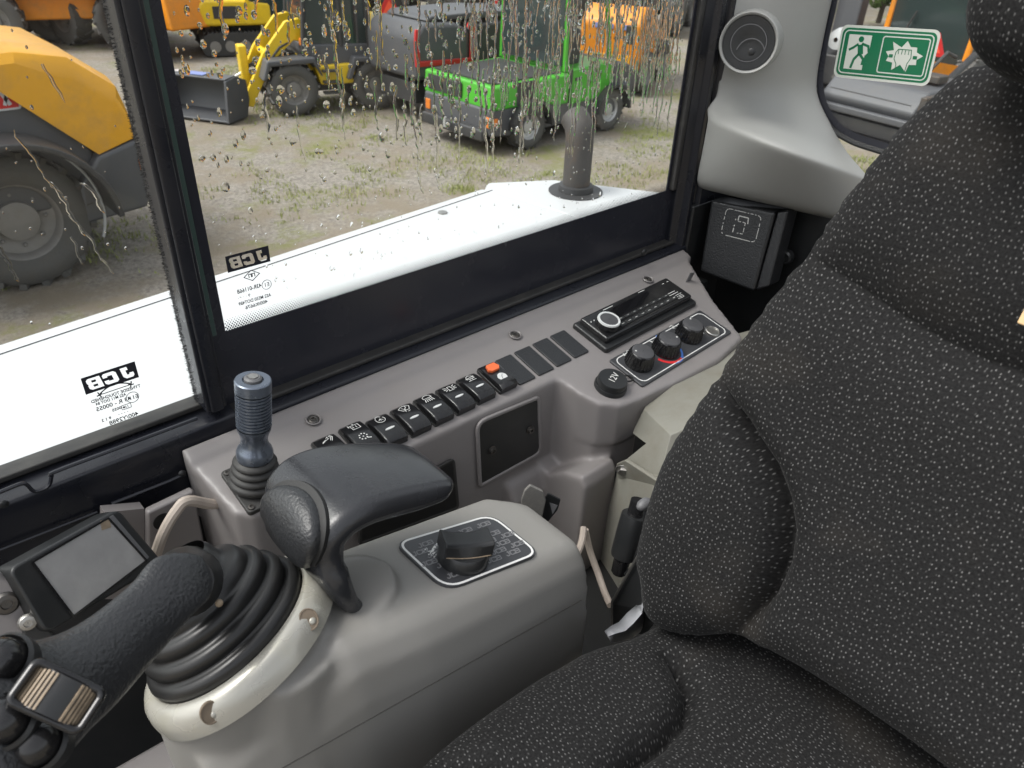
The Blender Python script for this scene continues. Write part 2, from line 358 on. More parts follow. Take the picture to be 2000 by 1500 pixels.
def maker_plate(fr, w, h, slant=.16):
    """black plate with the three letters left clear, as printed on the glass"""
    J = [(.30, 1), (.80, 1), (.80, .2), (.62, 0), (.14, 0), (0, .14), (0, .42), (.30, .42), (.30, .30), (.48, .30), (.48, .72), (.30, .72)]
    Cc = [(0, .15), (.15, 0), (.85, 0), (1, .12), (1, .38), (.68, .38), (.68, .28), (.34, .28), (.34, .72), (.68, .72), (.68, .62), (1, .62), (1, .88), (.85, 1), (.15, 1), (0, .85)]
    B = [(0, 0), (.85, 0), (1, .14), (1, .42), (.93, .5), (1, .58), (1, .86), (.85, 1), (0, 1)]
    H1 = [(.34, .2), (.66, .2), (.66, .40), (.34, .40)]; H2 = [(.34, .6), (.66, .6), (.66, .80), (.34, .80)]
    loops = [[(-w / 2, -h / 2), (w / 2, -h / 2), (w / 2, h / 2), (-w / 2, h / 2)]]
    lh = h * .68; cw = w * .255
    for i, L_ in ((0, J), (1, Cc), (2, B), (2, H1), (2, H2)):
        loops.append([(-w * .42 + i * w * .292 + x * cw + (y - .5) * slant * lh, (y - .5) * lh) for x, y in L_])
    pts = []; ed = []
    for L_ in loops:
        b = len(pts); n = len(L_); pts += [V(q) for q in L_]; ed += [(b + i, b + (i + 1) % n) for i in range(n)]
    vs, _, fs, *_r = delaunay_2d_cdt(pts, ed, [], 0, 1e-7); m = MB(); keep = []
    for f in fs:
        c = (sum(vs[i][0] for i in f) / len(f), sum(vs[i][1] for i in f) / len(f))
        if sum(inside(c, L_) for L_ in loops) % 2: keep.append(tuple(f))
    m.add([fr.p(v[0], v[1]) for v in vs], keep); return m
def inside(pt, poly):
    x, y = pt; c = False; j = len(poly) - 1
    for i in range(len(poly)):
        (xi, yi), (xj, yj) = poly[i], poly[j]
        if (yi > y) != (yj > y) and x < (xj - xi) * (y - yi) / (yj - yi) + xi: c = not c
        j = i
    return c
# ---- fixed side window: pane, black ceramic band, dot rows, etched marks
ZB = -0.375
sw = thing('side_window', 'large rain streaked side window with black dotted border behind the console', 'window', Fr((0.58, WY, -0.46), (1, 0, 0), (0, 1, 0)))
build(MB().box((0.5875, WY + .0025, 0.02), 0.715, .005, 0.96), 'pane', M['glass'], sw)
fb = MB(); fb.box((0.583, WY - .0006, (ZB - .457) / 2), 0.728, .001, ZB + .457)
fb.box((0.2335, WY - .0006, (ZB + .475) / 2), 0.009, .001, .475 - ZB); fb.box((0.939, WY - .0006, (ZB + .475) / 2), 0.016, .001, .475 - ZB)
build(fb, 'ceramic_border', M['frit'], sw)
dm = MB()
for k, (rr, row) in enumerate(((.00126, .0006), (.00116, .0026), (.00104, .0046), (.00092, .0066), (.00078, .0086), (.00062, .0106), (.00044, .0126))):
    i = 0; x = .239 + (k % 2) * .0014
    while x < .931:
        dm.poly([V((x + rr * math.cos(a * math.pi / 2), WY - .0011, ZB + row + rr * math.sin(a * math.pi / 2) * 1.15)) for a in range(4)]); x += .0028
build(dm, 'border_dots', M['frit'], sw, kind='stuff', fix=False)
build(MB().box((0.5555, .6535, -.4595), 0.796, .016, .006), 'rubber_gasket', M['dullrubber'], sw, bevel=.002)
build(MB().box((0.226, WY + .004, 0.05), 0.005, .012, 0.85), 'glass_edge', M['gap'], sw)
build(MB().box((0.9415, .656, 0.045), .009, .01, 0.84), 'edge_seal', M['dullrubber'], sw, bevel=.002)
GL = lambda px, py: Fr(at(px, py, y=WY - .0018), (-1, 0, 0), (0, 0, 1))     # lettering reads from outside the cab
g = GL(485, 506); build(maker_plate(g, .0435, .0165), 'maker_plate', M['frit'], sw, fix=False)
e = MB(); g2 = GL(492, 538)
e.stroke([(-.008, 0), (0, .0055), (.008, 0), (0, -.0055)], .0007, g2, closed=True)
e.stroke([(-.003, -.0018), (-.003, .0018), (-.0004, .0018), (-.0004, -.0018)], .0008, g2); e.stroke([(.0006, -.0018), (.0006, .0018), (.003, .0018), (.003, -.0018)], .0008, g2)
g3 = GL(521, 556); e.stroke(circ(.0049, 24), .00045, g3, closed=True)
build(e, 'approval_emblem', M['frit'], sw)
text('E1', g3, .006, M['frit'], sw); text('43R-011668', GL(487, 564), .0062, M['frit'], sw, w=.025, bold=.0001)
text('9', GL(487, 577), .0048, M['frit'], sw); text('· · · · ·', GL(476, 580), .005, M['frit'], sw)
text('AS2 M550 DOT459', GL(498, 585), .0050, M['frit'], sw, w=.034, bold=.0001); text('400/K6676', GL(501, 595), .0052, M['frit'], sw, w=.0235, bold=.0001)

# ---- front sliding window with its upright and brush seal
fw = thing('sliding_window', 'clear front sliding side window with a fuzzy brush seal along its black upright', 'window', Fr((0, .675, -.44), (1, 0, 0), (0, 1, 0)))
build(MB().box((-.10, .674, 0.02), 0.62, .005, 0.93), 'pane', M['glass'], fw)
up = MB(); up.box((.2085, .655, .02), .021, .03, .93); up.box((.2085, .6385, .02), .013, .004, .93)
build(up, 'upright', M['navy'], fw, bevel=.002)
build(MB().box((-.1, .668, -.4465), .615, .02, .006), 'lower_channel', M['dullrubber'], fw, bevel=.0015)
br = MB(); rnd = random.Random(3)
for i in range(5200):
    z = -.443 + .86 * rnd.random(); L_ = .0012 + .0022 * rnd.random(); dz = (rnd.random() - .5) * .003; y = .657 + .012 * rnd.random()
    br.add([(.199, y, z - .0004), (.199, y, z + .0004), (.199 - L_, y + .001, z + dz)], [(0, 1, 2)])
build(br, 'brush_seal', M['dullrubber'], fw, kind='stuff', fix=False)
GS = lambda px, py: Fr(at(px, py, y=.6708), (-1, 0, 0), (0, 0, 1))
g = GS(216, 738); build(maker_plate(g, .047, .0175), 'maker_plate', M['frit'], fw, fix=False)
g = GS(225, 759); e = MB(); e.stroke([(x, .0045 - 26 * x * x) for x in [(-.0135 + .0027 * k) for k in range(11)]], .0011, g)
for sx in (-1, 1): e.stroke([(sx * .0130, -.0040), (sx * .0150, .0020)], .0011, g); e.stroke([(sx * .0115, -.0006), (sx * .0165, -.0018)], .0011, g)
e.stroke([(-.0125, -.0012), (.0125, -.0012)], .0007, g)
g3 = GS(259, 776); e.stroke(circ(.0056, 24), .0005, g3, closed=True)
g4 = GS(247, 794); e.stroke(rrect(.0085, .0046, .0004, 1), .0005, g4, closed=True); e.disc((.0022, 0), .0011, g4)
build(e, 'approval_emblem', M['frit'], fw)
for s_, x_, y_, z_, w_ in (('TYNESIDE TOUGHENED', 227, 769, .0046, .044), ('AS2 M11 DOT 84', 217, 780, .0042, .027), ('E11', 261, 776, .0058, None), ('43 R - 00055', 222, 789, .0060, .031), ('11', 248, 794, .0036, None), ('0055', 228, 799, .0042, None), ('· · · ·', 241, 807, .005, None), ('400/Y2988', 242, 817, .0062, .0265), ('9 1 2', 208, 819, .0042, None)):
    text(s_, GS(x_, y_), z_, M['frit'], fw, w=w_, bold=.0001)

# ---- sill rail of the cab frame: lip with a finger notch, rail, lower wall, ledge
rail = thing('sill_rail', 'black painted steel sill rail running below both side windows', 'window sill', Fr((.3, .64, -.62), (1, 0, 0), (0, 1, 0)))
m = MB(); m.prism([(.663, -.462), (.645, -.4625), (.633, -.466), (.6305, -.48), (.6305, -.52), (.663, -.52)], Fr((.222, 0, 0), (0, 1, 0), (0, 0, 1)), 0, .758)
build(m, 'rail', M['navy'], rail, bevel=.0025)
m = MB(); m.prism([(.68, -.452), (.648, -.4525), (.637, -.456), (.634, -.47), (.634, -.62), (.68, -.62)], Fr((-.6, 0, 0), (0, 1, 0), (0, 0, 1)), 0, .826)
build(m, 'front_rail', M['navy'], rail, bevel=.0025)
lip = [at(px, py, y=.632) for px, py in ((-60, 985), (0, 961), (40, 945), (52, 947), (62, 957), (72, 960), (90, 953), (98, 944), (101, 930), (108, 921), (230, 875), (385, 817))]
build(MB().tube(spline(lip, 4), .0018, 6), 'pressed_lip', M['navy'], rail, smooth=True)
m = MB(); m.tube([at(218, 984, y=.628), at(330, 940, y=.628), at(362, 925, y=.628)], .002, 6); m.tube([at(-40, 1090, y=.63), at(190, 1000, y=.63)], .0015, 6)
build(m, 'ledge', M['navy'], rail, smooth=True)
m = MB(); m.sphere((0, 0, 0), .0055, 10, 6, Fr(at(1258, 493, y=.629), (1, 0, 0), (0, 0, 1)), sz=.5); build(m, 'plug', M['black'], rail, smooth=True)
m = MB(); m.sphere((0, 0, 0), .004, 10, 6, Fr(at(8, 985, y=.632), (1, 0, 0), (0, 0, 1)), sz=.5); build(m, 'rivet', M['black'], rail, smooth=True); m = MB(); m.sphere((0, 0, 0), .004, 10, 6, Fr(at(356, 925, y=.628), (1, 0, 0), (0, 0, 1)), sz=.6); build(m, 'rivet', M['black'], rail, smooth=True)

# ---- rear pillar (black, grooved) and the rear cab wall
pl = thing('cab_pillar', 'black grooved upright of the cab frame behind the rear edge of the side window', 'pillar', Fr((.97, .66, -.47), (1, 0, 0), (0, 1, 0)))
m = MB(); m.prism([(.946, .672), (.946, .651), (.958, .646), (.963, .636), (.972, .636), (.975, .641), (.981, .641), (.984, .632), (1.06, .632), (1.06, .672)], WORLD, -.66, .42)
build(m, 'upright', M['navy'], pl, bevel=.0015)
rw_ = thing('rear_cab_wall', 'black lower rear wall of the cab with dusty scuffs', 'wall', Fr((1.08, .3, -.7), (1, 0, 0), (0, 1, 0)))
m = MB(); m.box((1.09, .25, -.62), .02, .86, .50); build(m, 'panel', M['black'], rw_, bevel=.003)
m = MB(); m.box((1.03, .637, -.62), .12, .012, .44); build(m, 'corner_panel', M['black'], rw_, bevel=.003)
build(MB().box((.82, .610, -.70), .36, .02, .36), 'side_panel', M['black'], rw_, bevel=.003)

# ---- moulded grey corner trim with the round air vent
tr = thing('pillar_trim', 'moulded light grey corner trim carrying a round air vent', 'trim panel', Fr((1.05, .6, -.4), (1, 0, 0), (0, 1, 0)))
def tp(px, py, k): # k: 0 at the window side .. 1 at the rear glass; depth grows to the rear corner
    return at(px, py, x=.975 + .155 * k)
rows = []
Lc = [(1452, -140), (1428, 0), (1412, 100), (1401, 182), (1379, 211), (1370, 262), (1364, 310), (1358, 352)]
Rc = [(1660, -140), (1622, 0), (1602, 100), (1593, 182), (1600, 218), (1632, 262), (1680, 290), (1800, 330)]
def trow(l, r, kl, kr, bul, n=9):
    out = []
    for i in range(n):
        t = i / (n - 1); px = l[0] + (r[0] - l[0]) * t; py = l[1] + (r[1] - l[1]) * t
        p = at(px, py, x=.985 + (1.125 - .985) * (kl + (kr - kl) * t)); rows_b = math.sin(math.pi * t) * bul
        out.append(p * (1 - rows_b))
    return out
R1 = [trow(Lc[0], Rc[0], 0, 1, .02), trow(Lc[1], Rc[1], 0, 1, .02), trow(Lc[2], Rc[2], 0, 1, .02), trow((1400, 178), (1592, 160), 0, 1, .015), trow((1398, 192), (1596, 200), -.05, 1, .015),
      trow((1379, 212), (1632, 262), -.12, 1.0, .030), trow((1381, 222), (1650, 300), -.14, .98, .060), trow((1383, 232), (1700, 352), -.16, .93, .088), trow((1383, 236), (1700, 358), -.16, .93, .090),
      trow((1382, 242), (1700, 363), -.16, .93, .089), trow((1371, 300), (1700, 400), -.13, .95, .066), trow((1360, 347), (1700, 428), -.1, .97, .046), trow((1362, 358), (1700, 437), -.06, .99, .035), trow((1364, 364), (1700, 441), .02, 1.02, .0)]
sh = build(MB().grid(R1), 'shell', M['trim'], tr, smooth=True, fix=False, angle=60)
k = sh.modifiers.new('so', 'SOLIDIFY'); k.thickness = .004; k.offset = -1
k = sh.modifiers.new('u', 'SUBSURF'); k.levels = 2; k.render_levels = 2
# vent axis points to the operator's face
vc = at(1462, 84, x=.955); va = (V((-.86, -.49, .10))).normalized()
vf = Fr(vc, va.cross(V((0, 0, 1))) * -1, V((0, 0, 1)) - va * va.z)
if vf.z.dot(va) < 0: vf = Fr(vc, -vf.x, vf.y)
m = MB(); RV = .0375
m.lathe([(RV * .87, -.004), (RV * .91, .002), (RV * .97, .0032), (RV, .001), (RV * 1.0, -.006), (RV * 1.02, -.03), (RV * 1.12, -.07), (RV * 1.25, -.10)], vf, 48)
build(m, 'vent_shroud', M['trim'], tr, smooth=True, angle=60)
vr = build(MB().lathe([(RV * .60, -.003), (RV * .63, .0005), (RV * .87, .001), (RV * .89, -.005)], vf, 48, cap0=False), 'vent_ring', M['black'], tr, smooth=True, label='dark round vent nozzle')
m = MB(); m.lathe([(0.0005, -.0022), (RV * .3, -.0020), (RV * .52, -.0008), (RV * .595, -.0010), (RV * .6, -.008)], vf, 40); build(m, 'vent_disc', M['black'], vr, smooth=True)
cr = [(RV * .58 * math.cos(R(a)), RV * .58 * math.sin(R(a))) for a in range(-8, 189, 7)] ; 
m = MB(); ar = [(RV * (.12 + .50 * math.cos(R(a))), RV * (-.40 + .55 * math.sin(R(a)))) for a in range(20, 172, 8)]
m.stroke(ar, .0013, vf, .0012, -.0012); m.stroke(circ(RV * .60, 40), .0012, vf, .0010, -.0004, closed=True); build(m, 'vent_flap_edge', M['greytape'], vr, smooth=True)
m = MB(); m.sphere((RV * .16, -RV * .28, -.0016), RV * .13, 14, 8, vf, sz=.25); build(m, 'vent_thumb_dimple', M['black'], vr, smooth=True)

# ---- rear window with frit border and seal
rwn = thing('rear_window', 'clear rear cab window with a rounded black dotted border', 'window', Fr((1.13, .3, -.3), (0, 1, 0), (0, 0, 1)))
RX = 1.128
build(MB().box((RX + .0025, .17, .04), .005, .86, .74), 'pane', M['glass'], rwn)
edge = [(1640, -160), (1622, -60), (1619, 0), (1604, 70), (1594, 130), (1592, 165), (1599, 205), (1625, 250), (1660, 274), (1700, 289), (1800, 318), (1900, 345)]
out_ = spline([at(px, py, x=RX - .003) for px, py in edge], 5)
def inset(cur, d):
    res = []
    for i, p in enumerate(cur):
        t = (cur[min(i + 1, len(cur) - 1)] - cur[max(i - 1, 0)]).normalized(); nn = V((0, t.z, -t.y)); 
        if nn.y > 0 and i < len(cur) // 3: nn = -nn
        nn = nn if nn.dot(V((0, -.5, .3))) > 0 else -nn
        res.append(p + nn * d)
    return res
m = MB(); m.grid([[a, b] for a, b in zip(out_, inset(out_, .0125))]); o = build(m, 'ceramic_border', M['frit'], rwn, fix=False)
dm = MB()
for k in range(6):
    cur = inset(out_, .0135 + k * .0020); rr = .00088 - k * .00010; acc = 0; prev = cur[0]; ph = (k % 2) * .0012
    for a, b in zip(cur, cur[1:]):
        L_ = (b - a).length; s_ = ph
        while s_ < L_:
            q = a + (b - a) * (s_ / L_); dm.poly([q + V((-.0004, rr * math.cos(t * math.pi / 3), rr * math.sin(t * math.pi / 3))) for t in range(6)]); s_ += .0024
        ph = s_ - L_
build(dm, 'border_dots', M['frit'], rwn, kind='stuff', fix=False)
build(MB().tube([p + V((-.002, 0, 0)) for p in out_], .0042, 8), 'rubber_seal', M['rubber'], rwn, smooth=True)

# ---- green emergency exit sticker on the rear glass
c4 = [at(px, py, x=RX - .0012) for px, py in ((1644, 47), (1836, 59), (1817, 169), (1628, 150))]
so_ = (c4[0] + c4[1] + c4[2] + c4[3]) / 4; sx_ = ((c4[1] - c4[0]) + (c4[2] - c4[3])); sy_ = ((c4[0] - c4[3]) + (c4[1] - c4[2]))
SF = Fr(so_, sx_, sy_); SW_, SH_ = sx_.length / 2, sy_.length / 2
st = thing('exit_sticker', 'green and white emergency exit sticker stuck on the rear window', 'sticker', SF)
build(MB().prism(rrect(SW_, SH_, .009), SF, 0, .0003), 'backing', M['sticker_white'], st)
build(MB().prism(rrect(SW_ * .955, SH_ * .9, .008), SF, .0003, .0005), 'green_field', M['sticker_green'], st)
m = MB(); m.stroke(rrect(SW_ * .90, SH_ * .80, .006), SH_ * .022, SF, .0002, .0005, closed=True)
m.prism([(-SW_ * .40, SH_ * .33), (-SW_ * .16, SH_ * .33), (-SW_ * .16, SH_ * .03), (-SW_ * .20, -SH_ * .05), (-SW_ * .20, -SH_ * .32), (-SW_ * .40, -SH_ * .32)], SF, .0005, .0007)
m.stroke(rrect(SW_ * .46, SH_ * .66, .003, cx=SW_ * .19), SH_ * .022, SF, .0002, .0005, closed=True)
burst = []
for i in range(18):
    a = 2 * math.pi * i / 18 + .1; r_ = (1.0 if i % 2 == 0 else .66) * (1 + .12 * math.sin(i * 2.3)); burst.append((SW_ * .19 + SW_ * .195 * r_ * math.cos(a), SH_ * .27 * r_ * math.sin(a)))
m.prism(burst, SF, .0005, .0007)
build(m, 'white_pictogram', M['sticker_white'], st, kind='stuff')
m = MB(); s_ = SH_; ox = -SW_ * .275
m.disc((ox + .02 * s_, .25 * s_), .055 * s_, SF, .0002, .0007)
m.stroke([(ox + .02 * s_, .15 * s_), (ox + .06 * s_, -.03 * s_)], .11 * s_, SF, .0002, .0007)
m.stroke([(ox - .02 * s_, .16 * s_), (ox - .11 * s_, .09 * s_), (ox - .2 * s_, .04 * s_)], .045 * s_, SF, .0002, .0007)
m.stroke([(ox + .05 * s_, .17 * s_), (ox + .19 * s_, .13 * s_), (ox + .22 * s_, .02 * s_)], .045 * s_, SF, .0002, .0007)
m.stroke([(ox + .05 * s_, -.03 * s_), (ox + .14 * s_, -.12 * s_), (ox + .13 * s_, -.2 * s_), (ox + .24 * s_, -.2 * s_)], .05 * s_, SF, .0002, .0007)
m.stroke([(ox + .03 * s_, -.02 * s_), (ox - .06 * s_, -.13 * s_), (ox - .1 * s_, -.3 * s_)], .05 * s_, SF, .0002, .0007)
bx = SW_ * .19
for sgn in (-1, 1): m.prism(rrect(.08 * s_, .06 * s_, .004 * s_, 1, bx + sgn * .235 * s_, -.01 * s_), SF, .0007, .0009)
fist = [(bx - .09 * s_, -.28 * s_), (bx - .1 * s_, -.15 * s_), (bx - .16 * s_, -.06 * s_), (bx - .15 * s_, .06 * s_), (bx - .11 * s_, .12 * s_), (bx + .14 * s_, .12 * s_), (bx + .16 * s_, -.02 * s_), (bx + .11 * s_, -.13 * s_), (bx + .1 * s_, -.28 * s_)]
m.stroke(fist, .014 * s_, SF, .0002, .0007)
for k in range(4): m.stroke([(bx - .1 * s_ + k * .065 * s_, .11 * s_), (bx - .1 * s_ + k * .065 * s_, .03 * s_)], .012 * s_, SF, .0002, .0007)
build(m, 'green_pictogram', M['sticker_green'], st, kind='stuff')

# ---- black hammer/fuse box with a worn white symbol
bo = at(1452, 478, x=1.0); bf = Fr(bo, V((.16, -1, .03)), V((.16, 0, 1)))
hb = thing('storage_box', 'scuffed black plastic box with a worn white symbol fixed below the grey trim', 'box', bf)
cs = [bf.px(*p) for p in ((1388, 390), (1514, 414), (1472, 570), (1366, 530))]
cs = [cs[3], cs[2], cs[1], cs[0]]
build(MB().prism(cs, bf, -.06, 0), 'housing', M['grain'], hb, bevel=.005, seg=3)
lid = [bf.px(*p) for p in ((1396, 394), (1400, 386), (1535, 409), (1515, 418))]
side = [bf.px(*p) for p in ((1516, 415), (1538, 412), (1500, 560), (1474, 568))]
build(MB().prism(side, bf, -.05, -.004), 'side_flange', M['grain'], hb, bevel=.003)
a_ = bf.px(1447, 440); m = MB(); rnd = random.Random(5)
def dashed(pts, w, closed=False, keep=.82):
    P = [V(p) for p in pts] + ([V(pts[0])] if closed else [])
    for a, b in zip(P, P[1:]):
        L_ = (b - a).length; n = max(1, int(L_ / .0022))
        for i in range(n):
            if rnd.random() < keep: m.stroke([tuple(a + (b - a) * (i / n)), tuple(a + (b - a) * ((i + .86) / n))], w, bf, .0002, .0001)
dashed(rrect(.056, .040, .006, 3, *a_), .0009, True)
dashed([(a_[0] - .010, a_[1] - .013), (a_[0] - .010, a_[1] + .008)], .0012, keep=.6)
dashed([(a_[0] - .006, a_[1] + .006), (a_[0] - .006, a_[1] + .013), (a_[0] + .009, a_[1] + .013), (a_[0] + .010, a_[1] + .004)], .0014, keep=.97)
dashed([(a_[0] - .010, a_[1] + .005), (a_[0] + .006, a_[1] + .005), (a_[0] + .006, a_[1] - .012), (a_[0] - .010, a_[1] - .013)], .0009, keep=.6)
build(m, 'worn_symbol', M['worn'], hb)
sc_ = Fr(at(1532, 503, x=1.05), (0, -1, 0), (0, 0, 1)); build(MB().lathe([(.011, -.01), (.011, 0), (.008, .002), (.004, .001), (.0005, .001)], sc_, 20), 'cap', M['black'], hb, smooth=True)

# ---- side console: moulded body, remeshed so its corners are rounded like a moulding
con = thing('side_console', 'mauve grey moulded side console with switch row along the window', 'console', Fr((.5, .58, -.75), (1, 0, 0), (0, 1, 0)))
def dz(y): return -.484 + (y - .584) * T13
m = MB()
def slab(poly, zb, extra=0.0):
    top = [V((x, y, dz(y) + extra)) for x, y in poly]; bot = [V((x, y, zb)) for x, y in poly]; n = len(poly)
    m.add(top + bot, [tuple(range(n)), tuple(reversed(range(n, 2 * n)))] + [(i, n + i, n + (i + 1) % n, (i + 1) % n) for i in range(n)])
slab([(.163, .632), (.172, .545), (.186, .533), (.30, .528), (.50, .524), (.655, .522), (.66, .632)], -.80)
slab([(.572, .56), (.580, .492), (.590, .466), (.610, .451), (.640, .446), (.72, .441), (.80, .440), (.872, .452), (.905, .53), (.965, .632), (.58, .632)], -.575)
slab([(.572, .54), (.580, .494), (.590, .470), (.610, .456), (.640, .452), (.655, .452), (.655, .54)], -.63)
# sill flange where the console meets the rail
m.prism([(.612, dz(.612) - .01), (.615, dz(.615) + .0035), (.6325, dz(.6325) + .006), (.6325, dz(.63) - .02)], Fr((.163, 0, 0), (0, 1, 0), (0, 0, 1)), 0, .80)
# lower block with its sloping shelf
P = lambda px, py, y: at(px, py, y=y)
a1, a2 = P(1112, 848, .53), P(1215, 880, .45); b1, b2, b3 = P(1092, 924, .475), P(1178, 915, .438), P(1215, 900, .44)
c1, c2 = P(1094, 1010, .475), P(1177, 1045, .438)
xs0, xs1 = b1.x, b2.x + .03
prof = [(.54, a1.z - .0), (.505, a1.z - .018), (.475, b1.z - .004), (.448, b2.z - .006), (.440, b2.z - .02), (.440, c2.z - .055), (.54, c2.z - .055)]
m.prism(prof, Fr((b1.x + .010, 0, 0), (0, 1, 0), (0, 0, 1)), 0, max(.06, b2.x - b1.x + .006))
# ridge running down from the shelf to the front
m.prism([(.54, a1.z), (.515, a1.z - .02), (.505, b1.z - .05), (.505, -.75), (.54, -.75)], Fr((b1.x - .045, 0, 0), (0, 1, 0), (0, 0, 1)), 0, .08)
body = build(m, 'body', M['mauve'], con, remesh=.0032, sm=6)
# framed recess plates on the front face
FF = Fr((.5, .5235, -.56), (1, 0, 0), (0, 0, 1))
def fpx(px, py, y=.522): q = at(px, py, y=y); return (q.x - .5, q.z + .56)
rp = roundpoly([fpx(*p) for p in ((938, 949), (932, 826), (1052, 776), (1056, 884))], [.004, .014, .006, .012])
m = MB(); m.stroke(rp, .005, FF, .004, -.001, closed=True); build(m, 'recess_rim', M['mauve'], con, bevel=.0015)
rpl = build(MB().prism(rp, FF, -.001, .0012), 'recess_plate', M['black'], con)
for px, py in ((962, 880), (1036, 840)):
    q = fpx(px, py, .521); f = FF.at(q[0], q[1], .001)
    build(MB().lathe([(.0058, 0), (.0058, .0012), (.0045, .0016), (.0042, .0042), (.002, .0044), (.0018, .0028), (.0003, .0028)], f, 20), 'screw', M['darksteel'], rpl, smooth=True)
rp2 = roundpoly([fpx(*p) for p in ((704, 1062), (704, 1000), (850, 918), (886, 898), (895, 992))], [.003, .01, .004, .006, .006])
m = MB(); m.stroke(rp2, .004, FF, .003, -.001, closed=True); build(m, 'opening_rim', M['dullrubber'], con, bevel=.001)
build(MB().prism(rp2, FF, -.001, .0015), 'dark_opening', M['dark'], con)
# screws sunk in the flange
for px, py in ((612, 825), (1005, 657), (1265, 541)):
    q = at(px, py, y=.608); f = Fr((q.x, .607, dz(.607) + .0016), DK.x, DK.y)
    cup = build(MB().lathe([(.0085, .0012), (.0075, .0020), (.0065, .0012), (.006, -.003), (.0005, -.003)], f, 24), 'screw_cup', M['mauve'], con, smooth=True)
    build(MB().lathe([(.0058, -.003), (.0056, .0008), (.0042, .0016), (.0025, .0014), (.002, 0), (.0004, 0)], f, 20), 'screw', M['darksteel'], cup, smooth=True)
# four blank plates in the deck
for i, (px, py) in enumerate(((1012, 715), (1046, 699), (1077, 686), (1111, 672))):
    u, v = DK.px(px, py) if False else (0, 0)
blanks = [((1004, 693), (1043, 738)), ((1042, 674), (1082, 720)), ((1075, 660), (1114, 703)), ((1107, 647), (1146, 689))]
for (tl, br_) in blanks:
    pass
def z6(x, y): return (950 + x * .3, 470 + y * .3)
for TL, TR, BR, BL in ((z6(60, 790), z6(150, 742), z6(313, 900), z6(222, 945)), (z6(182, 733), z6(272, 688), z6(434, 838), z6(348, 887)), (z6(300, 677), z6(388, 635), z6(550, 782), z6(466, 830)), (z6(414, 625), z6(504, 585), z6(659, 725), z6(579, 775))):
    q = [DK.px(*p) for p in (TL, TR, BR, BL)]; cx = sum(p[0] for p in q) / 4; cy = sum(p[1] for p in q) / 4
    build(MB().prism(rrect(.0262, .0475, .0018, 3, cx, cy), DK, -.002, .0022), 'blank_plate', M['grain'], con, bevel=.0007)

# ---- rocker switches in the deck
def rocker(tilt=R(9)):
    t = thing('rocker_switch', 'x', 'switch', WORLD)
    f = WORLD
    build(MB().prism(rrect(.0268, .0430, .0015), f, -.004, .0016), 'bezel', M['black'], t, local=True, bevel=.0006)
    # curved paddle
    rows = []; hw, hl = .0128, .0218
    for j in range(13):
        y = -hl + 2 * hl * j / 12; tt = y / hl
        h = .0085 - .0030 * tt + .0026 * (1 - tt * tt) ; e_ = min(1, (1 - abs(tt)) * 7) ; h = h - .0022 * (1 - e_) ** 2
        row = []
        w = hw * (1 - .06 * max(0, abs(tt) - .75) / .25)
        for (fx, dh) in ((-1, -.0075), (-1, -.0016), (-.93, -.0003), (-.8, 0), (0, .0003), (.8, 0), (.93, -.0003), (1, -.0016), (1, -.0075)):
            row.append((w * fx, y, h + dh))
        rows.append(row)
    pd = build(MB().grid(rows, False, True, True), 'paddle', M['gloss'], t, local=True, smooth=True, angle=50)
    return t, pd
def surf_h(y): tt = y / .0218; return .0085 - .0030 * tt + .0026 * (1 - tt * tt)
def icon_fr(fr, y): # tangent frame on the paddle
    d = .002; sl_ = (surf_h(y + d) - surf_h(y - d)) / (2 * d); return Fr(fr.p(0, y, surf_h(y) + .0005), fr.x, fr.y + fr.z * sl_)
K = .0011
